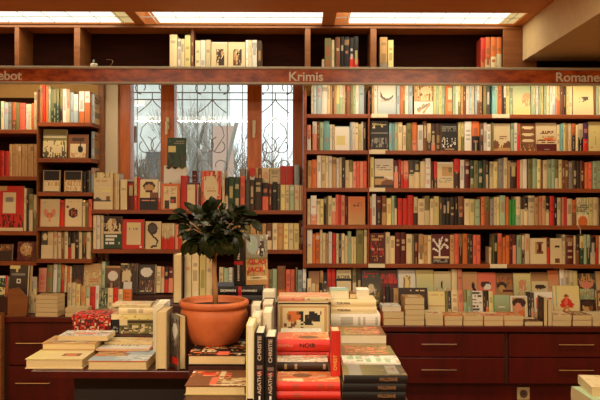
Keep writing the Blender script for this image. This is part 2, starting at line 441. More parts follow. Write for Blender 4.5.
# the street outside: grille, posts, shrubs, houses, all behind the glass
GY = 5.34
gr = MB()
gx = lambda px: X(px, GY); gz = lambda py: Z(py, GY)
for px in (137, 182, 197, 212, 227, 242, 272, 287): gr.tube([(gx(px), GY, 1.0), (gx(px), GY, 2.62)], .0036, 6)
for py in (93, 100, 178): gr.tube([(gx(110), GY, gz(py)), (gx(310), GY, gz(py))], .0045, 6)
def curl(cx, cy, r, a0, a1, n=14, sx=1): return [(gx(cx) + sx*r*(1-.45*k/n)*math.cos(a0+(a1-a0)*k/n), GY, gz(cy) + r*(1-.45*k/n)*math.sin(a0+(a1-a0)*k/n)) for k in range(n+1)]
for cx in (212, 152, 275):
    for s in (1, -1):
        gr.tube([(gx(cx + s*(0 if t < .3 else 14*((t-.3)/.7)**1.4)), GY, gz(93 + 20*t)) for t in [i/12 for i in range(13)]], .004, 6)
        gr.tube(curl(cx + s*11, 88, .05, -PI/2, PI*1.3, sx=s), .0045, 6)
        gr.tube(curl(cx + s*7, 146, .07, PI*.6, PI*2.3, sx=s), .0036, 6)
        gr.tube(curl(cx + s*8, 166, .06, -PI*.6, PI*1.1, sx=s), .0036, 6)
        gr.tube([(gx(cx), GY, gz(118)), (gx(cx + s*10), GY, gz(128)), (gx(cx + s*12), GY, gz(136)), (gx(cx + s*2), GY, gz(152))], .0034, 6)
grille = gr.build('window_grille', M['iron'])
tag(grille, 'wrought iron grille with bars and scrolls outside the window', 'grille')
struct(box('ground_outside', M['snow'], -9, 9, WY+.25, 22, .3, .35))
def outhouse(name, x0, x1, y, z1, m, lab, wins):
    r = empty(name, ((x0+x1)/2, y, .35)); tag(r, lab, 'house')
    box('facade', m, x0-r.location.x, x1-r.location.x, 0, .5, 0, z1-.35, r)
    for (a, b, c, d) in wins: box('house_window', M['glass_dark'], a-r.location.x, b-r.location.x, -.04, .02, c-.35, d-.35, r)
outhouse('house', -6.2, -1.6, 15.5, 4.2, M['facade'], 'pale house facade across the street behind the grille', [(-4.6, -4.0, 1.7, 2.6), (-3.4, -2.8, 1.7, 2.6), (-2.4, -1.9, 1.7, 2.6)])
outhouse('house', -.9, 1.5, 17.5, 2.3, M['facade'], 'low pale house seen through the right-hand window pane', [(-.6, -.2, 1.5, 2.0), (.1, .5, 1.5, 2.0)])
hb = box('hoarding', M['facade_rose'], X(212, 8.5), X(233, 8.5), 8.5, 8.56, .9, Z(126, 8.5)); tag(hb, 'faded rose notice board standing outside behind the grille', 'board')
bpost = MB().box(X(212, 8.5), X(233, 8.5), 8.52, 8.54, .35, .9).build('board_legs', M['grey_post'], hb); bpost.name = 'board_stand'
sb = box('wall_mounted_box', M['twig'], X(130, 5.3), X(136.5, 5.3), 5.262, 5.33, Z(143, 5.3), Z(127, 5.3)); tag(sb, 'small brown box fixed outside the narrow window pane', 'box')
for k, (p0, p1) in enumerate((((176, 118), (214, 176)), ((236, 122), (222, 180)), ((186, 178), (204, 120)))):
    ob = MB().tube([(X(p0[0], 7.2), 7.2 + .05*k, Z(p0[1], 7.2)), (X(p1[0], 7.2), 7.2 + .05*k, .36 if k == 9 else Z(p1[1], 7.2)), (X(p1[0], 7.2), 7.2 + .05*k, .35)], .022, 6).build('leaning_post', M['grey_post'])
    tag(ob, ['long grey pole leaning from upper left outside the window', 'grey pole slanting by the rose board outside', 'short grey pole crossing the long one outside'][k], 'pole', 'poles outside the window')
def shrub(px, y, w, h, lab, z0=.35):
    r = empty('bare_shrub', (X(px, y), y, z0)); tag(r, lab, 'shrub', 'shrubs outside the window')
    tw = MB(); q = random.Random(int(px))
    def grow(p, d, l, rr, lev):
        e = p + d * l; tw.tube([p, (p + e) / 2 + Vector((q.uniform(-.03, .03), q.uniform(-.03, .03), 0)), e], rr, 5, rr * .6)
        if lev:
            for _ in range(3 if lev > 1 else 4):
                n = (d + Vector((q.uniform(-.8, .8) * w, q.uniform(-.8, .8), q.uniform(-.15, .5)))).normalized()
                grow(e, n, l * q.uniform(.6, .85), rr * .6, lev - 1)
    for s in range(5): grow(Vector((q.uniform(-.12, .12), 0, 0)), Vector((q.uniform(-.3, .3), q.uniform(-.2, .2), 1)).normalized(), h * .42, .024, 4)
    tw.build('branches', M['twig'], r)
shrub(146, 6.6, .5, 1.3, 'bare grey shrub outside the narrow window pane')
shrub(196, 12.5, .4, 2.2, 'bare grey shrub outside the widest window pane')
shrub(238, 9.6, .4, 1.6, 'bare grey shrub behind the rose board outside')
shrub(279, 6.6, .5, 1.3, 'bare grey shrub outside the pane nearest the bookcase')

# ---------------------------------------------------------------- sign fascia and upper case
FY = 4.55
fx0, fx1 = X(-70, FY), X(690, FY)
fas = empty('sign_fascia', (0, FY, Z(84, FY)))
tag(fas, 'long burl wood sign board with metal edges and white section lettering', 'sign')
fz0, fz1 = Z(84.6, FY), Z(67.6, FY)
o = box('board', M['burl'], fx0, fx1, 0, .025, .012, fz1-fz0-.012, fas)
box('lower_edge', M['metal_strip'], fx0, fx1, -.012, .03, 0, .0135, fas, .004)
box('upper_edge', M['metal_strip'], fx0, fx1, -.012, .03, fz1-fz0-.0135, fz1-fz0+.004, fas, .004)
for s, px, w, al in (('Angebot', 21.5, None, 'RIGHT'), ('Krimis', 305.5, X(323, FY)-X(289, FY), 'CENTER'), ('Romane', 577, X(599, FY)-X(555.5, FY), 'CENTER')):
    text(s, .084, 'lettering', M['sign_white'], fas, Matrix.Translation((X(px, FY), -.003, .05)) @ FACE, al, bold=.0013, depth=.002, width=w)
fas.location.z = fz0
up = empty('upper_cabinet', (0, 4.78, fz1)); tag(up, 'long dark open cupboard above the sign board, split by uprights', 'cabinet')
topz = CEIL - .004
uz = fz1 + .02
def upart(name, m, x0, x1, y0, y1, z0, z1, bev=.002): return box(name, m, x0, x1, y0-4.78, y1-4.78, z0-fz1, z1-fz1, up, bev)
upart('bottom_board', M['wood_dark'], fx0, fx1, FY+.032, WY-.004, fz1-.028, fz1-.004)
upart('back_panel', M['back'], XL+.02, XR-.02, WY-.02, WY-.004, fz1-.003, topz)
for a, b in ((14, 18.5), (73.5, 79.5), (304.5, 310), (370, 376)):
    upart('upright', M['upright'], X(a, 4.78), X(b, 4.78), 4.78, WY-.022, fz1-.003, topz)
upart('side_panel', M['upright'], X(502.5, 4.79), bx+.1, 4.785, 4.80, fz1-.003, topz)
upart('top_rail', M['upright'], XL+.02, bx-.002, 4.777, 4.80, topz-.018, topz-.001)

# ---------------------------------------------------------------- book cases along the back wall
def shelf_z(py, Y=4.8): return Z(py, Y)
RZ = [shelf_z(p) for p in (114.3, 150.4, 187.8, 224.6, 263.3)]
BT = .027
SF = 4.772
def case(name, lab, x0, x1, zs, y0=SF, left=True, right=True, ztop=2.30, zbot=.80, side='upright', thickness=.022, tr=None):
    tr = tr or thickness
    r = empty(name, ((x0+x1)/2, y0, zs[-1])); tag(r, lab, 'bookcase')
    cx = r.location
    def p(nm, m, a, b, c, d, e, f, bev=.0015): return box(nm, m, a-cx.x, b-cx.x, c-cx.y, d-cx.y, e-cx.z, f-cx.z, r, bev)
    for z in zs: p('shelf', M['wood'], x0+(thickness if left else 0), x1-(tr if right else 0), y0, WY-.02, z-BT, z)
    if left: p('side_panel', M[side], x0, x0+thickness-.0005, y0-.002, WY-.02, zbot, ztop)
    if right: p('side_panel', M[side], x1-tr+.0005, x1, y0-.002, WY-.02, zbot, ztop)
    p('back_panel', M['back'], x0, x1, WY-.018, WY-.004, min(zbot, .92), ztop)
    return r
nx0, nx1 = X(303.2, 4.775), X(369.3, 4.775)
case('bookcase', 'narrow wooden bookcase with five full shelves beside the window', nx0, nx1, RZ, side='wood', tr=.010, zbot=RZ[4]-BT-.001)
case('bookcase', 'wide wooden bookcase with five full shelves of novels under Romane', nx1+.001, XR-.03, RZ, side='wood', left=False, zbot=RZ[4]-BT-.001)
# shelf labels clipped on the board edges
SL = [(371, 387.5, 0, 'first'), (491.5, 509, 0, 'first'), (369, 385, 1, 'second'), (369, 385, 2, 'third'), (368.5, 385, 4, 'fifth'), (490, 507, 4, 'fifth')]
for k, (a, b, i, nm) in enumerate(SL):
    o = box('shelf_label', M['label'], X(a, SF), X(b, SF), SF-.006, SF-.003, RZ[i]-.025, RZ[i]+.002)
    near = 'near the upright' if a < 400 else 'midway along'
    tag(o, f'cream card label on the {nm} shelf edge of the wide bookcase, {near}', 'label', 'shelf edge labels')
rb = MB().tube([(X(577.5, 4.765), 4.765, Z(224, 4.765)), (X(580.5, 4.762), 4.762, Z(228, 4.765)), (X(580.5, 4.764), 4.764, Z(233, 4.765))], .0025, 6).build('hanging_ribbon', M['ribbon'])
tag(rb, 'pale ribbon dangling over the fourth shelf edge of the wide bookcase', 'hanging_ribbon')
# left tower and the case beyond it
TZ = [Z(p, 4.8) for p in (123.5, 159.3, 193, 227.5, 259.5)]
tx0, tx1 = X(36.8, 4.775), X(91.8, 4.775)
case('bookcase', 'tower bookcase with open end, small framed covers on its shelves, beside the window', tx0, tx1, TZ, right=False, side='upright', thickness=.006, zbot=TZ[4]-BT-.001)
LZ = [Z(p, 4.8) for p in (130.8, 177.3, 232, 262)]
case('bookcase', 'bookcase cut off by the picture edge, beyond the tower bookcase', X(-75, 4.775), tx0-.002, LZ, right=False, left=True, side='wood', thickness=.012, ztop=2.28, zbot=.905)
# window shelves
WZ = [Z(p, 4.8) for p in (210.3, 249.7)]
wr = empty('window_shelf', ((tx1+nx0)/2, SF, WZ[1])); tag(wr, 'two dark wooden shelves of books built in front of the window', 'shelf unit')
def wp(nm, m, a, b, c, d, e, f): return box(nm, m, a-wr.location.x, b-wr.location.x, c-SF, d-SF, e-WZ[1], f-WZ[1], wr, .0015)
for z in WZ: wp('shelf', M['wood'], tx1+.002, nx0-.002, SF, 4.99, z-BT, z)
wp('riser', M['wood_dark'], X(150, 4.95), nx0-.004, 4.935, 4.99, WZ[0]+.001, Z(187, 4.95))
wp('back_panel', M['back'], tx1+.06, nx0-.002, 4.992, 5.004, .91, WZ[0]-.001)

# ---------------------------------------------------------------- what faces out on the shelves
ART = {
 'moon': ('w|G 0 0 1 1 w U|E .5 .34 .36 .2 d|E .54 .26 .34 .2 w|T .15 .52 .85 .6 t', 'white cover with a dark crescent and faint lettering', 'crescent cover'),
 'script': ('t|R 0 0 1 .56 t|N 0 0 1 .55 .4 c b|E .62 .2 .3 .14 c|R 0 .56 1 1 w|L .2 .84 .8 .66 .05 e|L .25 .9 .5 .68 .04 t|L .5 .92 .78 .7 .04 t', 'tan photo cover over a white half with handwriting', 'handwriting cover'),
 'orangecream': ('o|R .4 .1 1 .5 c|R .35 .6 1 .9 t', 'narrow orange cover with cream patches', 'orange patch cover'),
 'faceolive': ('y|G 0 0 1 1 s y|E .8 .5 .3 .22 t|N .5 .4 1 .7 .4 t c', 'pale olive cover with a faint tan face', 'pale olive cover'),
 'animal': ('y|G 0 0 1 1 y c|E .48 .48 .2 .08 l|E .62 .45 .14 .07 d|R .3 .5 .36 .58 l|E .4 .5 .08 .06 c', 'pale yellow cover with one small dark animal', 'small animal cover'),
 'square': ('w|R .12 .4 .68 .8 y|R .0 0 1 .05 U', 'white cover with a pale yellow square', 'yellow square cover'),
 'night': ('k|R .1 .06 .9 .26 y|T .1 .08 .9 .26 k|R 0 .38 1 .44 e|E .3 .66 .2 .1 e|N 0 .56 1 .9 .45 d e|R 0 .95 1 1 c', 'black night landscape cover with yellow title block', 'night landscape cover'),
 'confetti': ('k|T .05 .1 .95 .3 e|N .05 .5 .95 .9 .18 w|R .2 .92 .8 .98 t', 'black cover scattered with small white marks', 'white-marked black cover'),
 'meadow': ('c|T .35 .46 .8 .56 b|R 0 .84 1 1 t|E .12 .78 .2 .16 b|E .88 .76 .16 .12 b|N 0 .72 1 .9 .3 b', 'cream cover with a brown meadow along its foot', 'meadow cover'),
 'threeline': ('b|E .5 .15 .4 .06 c|E .5 .4 .4 .06 c|E .5 .63 .4 .06 c|N 0 .75 1 1 .4 n t', 'brown cover with three pale lines of lettering', 'three-line brown cover'),
 'redtitle': ('c|T .18 .3 .85 .4 b|T .1 .48 .95 .6 t|N .4 .52 .95 .66 .7 o f|T .05 .6 .95 .72 m|R 0 .74 1 1 m|R .4 .92 .64 .97 e', 'cream cover with big red and brown title over maroon', 'red title cover'),
 'plainyellow': ('y|L .44 .35 .48 .75 .02 t|T .1 .86 .9 .92 t', 'plain pale yellow cover with one thin stroke', 'plain yellow cover'),
 'dunes': ('w|G 0 0 1 .6 w c|E .3 .78 .5 .16 t|E .75 .84 .4 .12 b|R 0 .6 .5 .68 d|R 0 .9 1 1 n|T .1 .2 .9 .4 e', 'white cover with a brown dune landscape below', 'dune cover'),
 'tansquare': ('c|R .28 .18 .95 .52 t|R .7 .2 .92 .4 l|T .1 .6 .9 .8 e|R 0 0 1 .06 w', 'cream cover with a tan square', 'tan square cover'),
 'amber': ('o|G 0 0 1 1 o t|T .2 .22 .8 .34 b|T .2 .5 .8 .56 o', 'plain amber cover fading to tan', 'amber cover'),
 'orangecircle': ('c|N 0 0 1 .62 .4 s g|T .1 .25 .9 .5 d|E .5 .86 .42 .2 o', 'cream and green cover with an orange circle at its foot', 'orange circle cover'),
 'crimson': ('m|T .08 .06 .92 .3 t .12|N 0 .3 1 1 .3 n r|T .1 .5 .92 .62 p .1|N .1 .75 .95 .92 .4 t m', 'maroon patterned cover with pale lettering', 'maroon patterned cover'),
 'tree': ('n|R 0 0 1 1 m|L .46 .72 .46 .2 .05 w|L .46 .5 .2 .26 .035 w|L .46 .56 .74 .3 .035 w|L .46 .62 .16 .5 .03 w|L .46 .4 .62 .1 .03 w|L .7 .34 .9 .4 .03 w|E .85 .2 .08 .06 w|E .12 .2 .08 .05 w|E .9 .44 .08 .05 w|E .1 .5 .07 .05 w|R .1 .76 1 .81 c|R 0 .84 1 1 n|T .1 .87 .9 .95 e', 'black cover with a white tree', 'white tree cover'),
 'brownphoto': ('c|R .3 .15 .78 .6 b|E .58 .38 .12 .16 m|E .42 .34 .1 .12 t|R .3 .15 .42 .6 t|R .68 .2 .78 .5 c', 'cream cover with a square brown photograph', 'brown photograph cover'),
 'bow': ('c|R .4 .3 .78 .36 n|E .46 .33 .08 .05 n|E .72 .33 .08 .05 n|R .38 .8 .78 .96 b|N .38 .78 .8 .96 .3 n', 'cream cover with a dark bow and brown block', 'dark bow cover'),
 'stamp1': ('c|R .3 .2 .78 .72 n|N .3 .2 .78 .72 .45 t c b|R 0 0 1 .03 w', 'cream cover with dark square picture, nearer the yellow spine', 'picture cover'),
 'stamp2': ('c|R .28 .2 .78 .72 n|N .28 .2 .78 .72 .45 t c b', 'cream cover with dark square picture, beside three white spines', 'second picture cover'),
 'flowers': ('e|R 0 0 1 .22 l|R 0 .24 1 .28 c|G 0 .28 1 1 l d|N .02 .4 .98 .98 .5 c y|E .3 .5 .16 .12 c|E .6 .7 .2 .14 c', 'grey cover full of cream blossoms', 'blossom cover'),
 'pendant': ('b|R .08 .4 .92 .95 c|R .2 .16 .8 .3 n|L .62 .3 .6 .5 .03 n|E .62 .62 .14 .14 k|N .1 .75 .9 .95 .3 t', 'brown cover with dark pendant on a cream square', 'pendant cover'),
 'box1': ('k|R 0 0 1 .05 e|R 0 0 .07 1 t|R .93 0 1 1 t|R .05 .46 .95 .97 c|N .05 .46 .95 .72 .4 t|N .1 .75 .9 .95 .3 y', 'black and cream cover in pale outline, nearest the tower post', 'outlined cover'),
 'box2': ('k|R 0 0 1 .05 e|R 0 0 .07 1 t|R .93 0 1 1 t|R .05 .44 .95 .97 c|N .05 .44 .95 .7 .5 t|N .1 .75 .9 .95 .3 t', 'black and cream cover in pale outline, in front of black spines', 'second outlined cover'),
 'redknit': ('r|R .2 .16 .72 .6 c|T .3 .26 .62 .36 e|N 0 .66 1 .92 .45 m|R 0 .93 1 1 c|R 0 .0 .35 .12 t', 'large red cover with a cream label', 'large red cover'),
 'phoenix': ('c|E .3 .5 .12 .16 p|E .7 .5 .12 .16 p|E .5 .6 .16 .1 o|R .44 .55 .56 .82 p|E .25 .62 .06 .04 s|E .75 .62 .06 .04 s|T .2 .1 .8 .16 t|R 0 0 .06 1 o', 'cream cover with a salmon bird emblem', 'salmon emblem cover'),
 'seal': ('c|E .5 .5 .26 .18 n|E .5 .5 .18 .1 m|E .18 .28 .07 .05 b|T .2 .08 .8 .14 t|N .3 .36 .7 .6 .2 o|R 0 0 .04 1 o', 'cream cover with a dark round seal', 'dark seal cover'),
 'greydoor': ('b|G 0 0 1 1 c t|R .0 .0 .55 .5 d|E .3 .2 .2 .14 c|R 0 .5 1 1 c', 'cream and brown cover with a dark corner', 'dark corner cover'),
 'prairie': ('c|N 0 0 1 .15 .6 y l|T .1 .2 .9 .3 t|T .1 .4 .9 .55 y|R 0 .74 .9 .78 d|E .2 .74 .2 .05 d|E .75 .7 .12 .06 b|R 0 .8 1 1 c', 'large cream cover with thin dark landscape line', 'landscape line cover'),
 'faces': ('c|E .5 .22 .34 .16 n|E .5 .28 .26 .12 t|R .3 .36 .7 .42 m|R 0 .44 .4 .58 y|R 0 .6 1 1 k|T .08 .68 .92 .76 p|R .55 .42 1 .6 b', 'cream and black cover with dark portrait', 'dark portrait cover'),
 'threedots': ('w|E .2 .1 .09 .07 n|E .5 .1 .09 .07 n|E .8 .1 .09 .07 l|R 0 .84 1 1 c|E .3 .84 .06 .04 b|E .8 .84 .06 .04 b', 'white cover with three dark dots in a row', 'three-dot cover'),
 'orangeframe': ('o|R .14 .12 .86 .98 c|N .2 .14 .8 .4 .3 t|R .52 .5 .78 .76 n|R .2 .66 .46 .95 n|R .56 .6 .7 .72 r', 'orange framed cover with small dark photographs', 'orange framed cover'),
 'floral': ('f|N 0 0 1 1 .5 r c b|E .5 .48 .36 .36 c|T .25 .42 .75 .54 t|R 0 0 .06 1 r', 'red floral cover with cream oval', 'red floral cover'),
 'redstripe': ('c|R .6 0 1 1 m|L .7 .1 .64 .9 .03 r|L .85 .1 .8 .9 .03 c|T .1 .2 .5 .3 t|R 0 0 1 .06 m', 'cream cover with dark red stripes', 'dark red striped cover'),
 'darkgreen': ('G|N 0 0 1 1 .25 k l|T .2 .3 .8 .36 l', 'dark green cover', 'dark green cover'),
 'greenfoot': ('n|E .45 .26 .26 .2 c|E .55 .14 .12 .08 t|N 0 .2 1 .48 .3 c m|R 0 .46 1 .54 c|R 0 .54 1 .97 G|T .1 .58 .9 .84 w .1', 'photo cover with dark green lower half', 'green half cover'),
 'redframe': ('r|R .2 .12 .84 .84 c|E .5 .2 .2 .08 y|T .3 .3 .7 .36 e|E .86 .93 .06 .03 w', 'red framed cover with a cream page', 'red framed cover'),
 'lollipop': ('c|E .46 .26 .32 .22 n|E .46 .26 .24 .14 d|L .4 .48 .8 .7 .04 n|L .8 .7 .7 .88 .04 n|L .7 .88 .4 .92 .04 n|R 0 0 .04 1 t', 'cream cover with dark disc and curved stem', 'dark disc cover'),
}

# ---------------------------------------------------------------- right-hand wall shelves
NA, WB = 'from the window end', 'from the upright'
rows = [
 ("""311 312.6 84 c;312.6 316 85 U;316.2 321.5 84.5 U;321.8 326.6 85 w;326.8 329.6 84 c;329.8 331.6 86 t;331.8 333.8 85 b;334 336 85 t;336.2 339.2 84 y/s;339.4 342.4 84 w/s;342.6 344.4 85 c;344.6 346 86 b;346.2 349.8 84 b;350.2 352.8 84 l;353 355.4 85 s;355.6 358.4 85 w;358.6 364 84 U;364.2 365.6 88 n""",
  """370 371.4 86 k;371.6 373.6 85 t;373.8 377 84 w;F 377.4 395.8 84 moon;396.2 399.8 85 U;400.1 402.4 86 o;402.6 405 86 t/l;405.2 408 85 w;408.2 412.4 85 U;F 414 432.8 84 script;433.1 435.6 85 y;435.8 438.4 85 s;438.6 441.4 84 y;441.6 444.6 85 s;F 445.2 452 84 orangecream;452.4 455.4 85 s;455.6 457.8 85 w;458 460.4 84 y/l;460.8 463 85 t;463.2 465.8 85 b;466 468.8 84 w;469 471.6 84 U;471.9 474.4 85 c;474.6 477 84 U;477.2 479.4 85 w/b;479.6 482 84 t/b;483.4 486.4 85 l;486.6 490 85 d;492.2 494.8 84 u;495 497.8 85 s;498 501.6 85 o;501.9 503.2 86 n;503.4 505.6 84 w/d;505.9 509.2 85 y;509.4 512.6 85 s;F 513 530.4 84 faceolive;531 533 85 s;533.2 535.4 85 c/s;535.7 538 84 w;538.2 540.4 85 s;540.6 543.6 85 y;544 546.6 85 s;546.8 549.4 84 c;549.6 552.2 84 w;552.4 554.8 85 w/U;555 557.4 85 y/p;557.6 560 85 t/o;560.3 563 85 b;563.2 566 86 n;566.4 569 85 y;569.2 572.4 85 c;F 573 593.4 84 animal;593.8 596 85 b;596.3 598.6 85 s;598.9 602 85 c;602.4 606 85 y;606.2 611 86 t;611.4 616 85 s""", 'first'),
 ("""306.9 310.8 125 p/w;312.3 316.6 121.6 w/p;316.9 319.2 121 b;319.5 323.2 122 s;323.5 329.2 121 u;329.5 332 124.4 w;332.2 334.4 124.6 c;F 334.7 349.6 126 square;349.9 352 122 U;352.2 354.4 122 w;354.6 358.2 122.4 c;358.4 361 124 y;361.2 363 121.4 w;363.2 366 122 n""",
  """F 370.4 388.2 120.6 night;389 391.8 122.5 u;392 394.2 122.6 q;394.4 397.6 122 s;397.9 402.4 122 c;402.8 406.2 125 c;406.6 411.6 123 l;412 417 122 o/p;417.4 423 124.8 w;423.4 426.8 121 b;427.1 430.8 123 c/n;431.2 435.4 123 n/p;435.8 440.4 123 n;F 441 457.4 123 confetti;458.1 461 121.6 y;461.2 464 121.8 y/l;464.4 471.4 121 w;472 479.4 121 o/k;480 483.2 122.6 b/n;483.6 486.8 122 w;487 491 123.4 w;491.3 493.2 122 l;F 493.6 510.4 122.8 meadow;510.8 513.6 122.6 s;513.8 517 122.4 w;517.2 520 122.6 o/r;F 520.4 535.6 122.6 threeline;F 536.2 556.8 122 redtitle;557.1 560.2 123.6 c;560.4 563.2 123 u;563.4 566 122 y;566.2 568.2 122.4 t;568.5 571.4 122.4 c;571.8 575.4 122.6 o/n;575.7 578 124 c;578.2 582.6 122.8 c/k;583 588 122 v/r;F 588.6 603.6 120.8 plainyellow;604 609 122 c;609.3 615 122 o""", 'second'),
 ("""307.6 311.8 160.4 t;312 316.6 159.6 o;317 321 155.2 w;321.2 325.2 155.4 c;325.4 328.4 155.8 c;328.6 332 156 w;332.2 336.2 157.2 t;336.5 339 158 w;339.2 341.6 157.4 c;342 345 157 n;345.4 349 160 c;349.2 352.6 159.8 l/c;352.9 356 161.4 p;356.2 359.6 161 f;359.8 363.2 161.2 p;363.4 366.8 161 f""",
  """370.2 373.9 157 y;F 374.6 393.4 158.6 dunes;393.9 398.2 160 m/p;398.4 400.8 159.4 r/m;401 403.4 160.6 p/r;403.7 408.4 160.4 p/r;408.8 414.2 159.8 d/c;414.4 419.8 159.8 d/c;420.2 425 161 c;425.3 430.6 158 w;431 433.8 161 m/n;434 436.8 161 r/n;F 437.3 453.6 161.6 tansquare;454 459.6 158.6 r/n;460.3 464.5 159.4 w;465 469.8 159 m;470.2 473.8 160 G/l;474 478 160 l;478.2 482.8 160.4 G;483.2 485.8 159.4 d;486 488.6 160 n/c;490 493.6 161 c;493.8 498 161 y;498.4 503.4 158.4 e;503.6 507.6 157.2 c;508 510 160 t;510.3 516.6 160 n;517 519.6 159.6 r;519.8 522.8 159.6 c;523.2 527.2 158.6 w;528 532.6 158.4 l;532.8 537 158 s;537.3 540.6 158.6 y;540.9 543 160 b;543.2 548 159.4 c;548.4 551.6 158.8 s;551.8 555 158.4 s;555.3 558.6 158.6 l/c;559 562.2 159 y;562.5 565.4 159.4 b;565.6 568.8 159.6 b;569.2 572.8 160.6 e;573.4 577 159.8 n;577.3 580.6 160 n;580.9 584 160 m;585 588.2 161.6 o;588.5 592 161.4 f;592.6 597 160.4 s;597.2 602 160 s;602.4 606 161 c;606.3 612 160 r""", 'third'),
 ("""307.4 310.4 199 c;310.7 316.6 195.6 w/p;316.9 320 199 c;320.2 323.6 199 y;324.2 326 196.6 n;326.2 328 196.6 l;328.3 331.8 196 c;332.1 335.8 198 c/p;336 338.6 194.6 f;338.8 341 194.8 r;341.2 344.8 195.2 p;345.3 347.4 196 m;F 348.2 365.4 196.4 amber""",
  """370 371.8 196 c/f;372 376 194 w;376.6 381.4 196 m/n;382 386.6 195.6 b/t;386.9 391.6 198 y;392 394.4 195.6 s;394.6 397 195.6 G/c;398 402.6 198 r;402.8 407.4 198.2 r;407.7 413.4 195 r;414 417.8 196.6 c/n;418.1 424.8 198.4 c;425.1 429.8 195.6 l/c;430.2 433.8 198.4 c;434.2 439.2 196 y;439.5 442.6 196.8 d;443 446.4 197 k;446.6 450 197 k;450.3 454.8 196.8 n;455.2 457.8 197 k;458.1 463.8 196 b/n;464.6 469.8 198.4 c;470 474.9 198.6 y;475.3 480 199 s;481 484.6 196.4 o;484.9 489.6 196 l/b;490.1 493.8 198.4 e;494.2 497 196.6 c;497.2 499.8 196.4 y;500.1 505.8 195 s;506.2 508.8 196.4 o;509.2 512.2 199 g;512.4 515.5 199 g;515.8 520.2 196 c/s;520.5 523.8 196.6 n/c;524.1 527.8 197 k/c;528.3 534.4 195 c;534.7 539 196.6 t;539.3 542.2 195.4 p;542.4 545.6 195.2 t;546 549.6 196.6 k/c;550 554.4 195.4 r;554.8 557.4 197 k;557.7 561.2 197 c;562 564.4 196.6 p;564.6 567.2 196.4 r;567.5 572.6 198 c;573 576.8 199 o/b;F 577.2 589 197 orangecircle;589.4 593.8 196.6 y;594 598.4 196.6 c;599 602 197 n;602.4 607 197 c;607.3 613 198 o""", 'fourth'),
 ("""307.2 312.4 229.4 w/c;312.7 315.4 234 o;315.7 319.8 233 o;320.1 322.6 229 c;322.8 325.8 233 c;326.1 328.4 233.6 t;328.7 332.2 232 w;332.8 336 233.4 r;336.4 338.8 233.6 c;339.1 341.4 234 d;341.7 344.8 233.6 c;345.1 347.8 235.6 c;348.1 351.4 231.4 s;351.7 353.8 237 c;354 356.2 237 y;356.6 363.6 229.2 l;364.2 367.3 229 c""",
  """F 370.2 385.3 233 crimson;385.7 390 232.2 c;390.3 395.2 236 c;395.7 400.6 232.6 m;401 406.2 232.6 m;406.5 412.2 234 c;412.5 414.2 234.6 l;414.5 418.4 234 n/m;418.8 424 234 t/c;424.3 427.8 235 t;428 431.4 235.2 c;F 432 449.6 234 tree;450.2 454.4 234.6 t;454.7 459 233.6 f;459.4 462.6 234 l/n;462.9 467.4 233.6 o;467.8 470 234 d;470.2 472.8 234.2 n;473.2 476.8 234.6 f;477 480.6 234.6 f;489.8 491.8 247 c;494.4 497.8 234 k;498.1 502.6 233 f/o;502.9 506 237 o;506.3 509.8 235 o;510.1 513 234 m;513.3 516.6 234.4 m/p;517.2 522 234.6 s;522.6 525 235 c/n;525.3 530.2 233.6 c;F 530.6 547 237.6 brownphoto;547.4 549.8 237 n/r;F 550.8 562.6 237.6 bow;562.9 565.8 234 c;566.5 573.8 235 m;574.2 576.2 235 c;576.5 579.4 236 n/b;579.8 584 235.2 y/G;584.3 587 234 s;587.2 590.2 234 s/G;591 595.8 236 k/c;596.4 599 235 o/r;599.3 603 235 c;603.4 608 236 b;608.2 614 235 c""", 'fifth'),
]
BASE = (114.3, 150.4, 187.8, 224.6, 263.3)
for (a, b, nm), z, py in zip(rows, RZ, BASE):
    shelf_row(a, py, 4.795, z, NA, f'{nm} shelf of narrow bookcase')
    shelf_row(b, py, 4.795, z, WB, f'{nm} shelf of wide bookcase')
# upper cupboard: books stand on its bottom board
shelf_row('169 176.4 35 c;176.9 180.2 39 w;180.5 184 39.4 c;184.3 189.8 35.6 y;190.3 193 29.5 b;194.6 199.6 40.6 c;199.9 204.8 40.4 w;205.1 210 40 c;F 210.6 227 42 stamp1;F 227.6 244.6 42 stamp2;245 248 40 w;248.2 251.2 40 c;251.5 256.4 40 w;257 261 40.4 n', 72.5, 4.82, fz1-.003, 'from the window bay end', 'upper cupboard above the window')
shelf_row('321.6 324 59 c;324.5 330.6 38 l;331.1 334 39.6 c;335 339.6 37 b;340 343.6 36.6 k;343.9 348.6 36.8 k;349.2 353.2 37.4 k/r;353.8 358 36 k/r', 72.5, 4.82, fz1-.003, 'from its own upright', 'upper cupboard right of Krimis')
shelf_row('379.4 387 37 t/e;387.6 393 40 y', 72.5, 4.82, fz1-.003, 'from the upright', 'upper cupboard bay above wide bookcase')
shelf_row('480.6 484.8 37 r/o;485.2 490.2 36.4 o/c;490.7 496 36.4 o/c;496.5 501.6 36.2 o/c', 72.5, 4.82, fz1-.003, 'of the orange row', 'upper cupboard next to the beam')

# ---------------------------------------------------------------- left-hand shelves
shelf_row('-14 -9 102 o;-8.6 -4.5 103 c;-4.2 -.4 102 G;0 3 102 c;3.4 7.6 103.4 U;7.9 11.2 103.2 e;11.5 15 103 o/b;15.3 19 103.4 l;19.6 24.6 104 f;25 28 105 w;28.2 31.2 105 c;31.5 33.6 104 o;33.9 36.4 93 c', 130.8, 4.795, LZ[0], 'from the picture edge', 'top shelf beyond the tower')
shelf_row('-10 -5 151 r;-4.6 -.6 151 r;0 4 152 r;4.4 8.4 152 r;' + ';'.join(f'{8.6+3.1*k:.1f} {11.5+3.1*k:.1f} 145 t' for k in range(9)), 177.3, 4.795, LZ[1], 'from the picture edge', 'second shelf beyond the tower')
shelf_row('-12 -4 190 m;F -3 23 187 redknit;23.4 25.8 189 c;26.2 28.4 196 n;28.8 32.6 195 l/c;33 36.2 196 c/l', 232, 4.795, LZ[2], 'from the picture edge', 'third shelf beyond the tower')
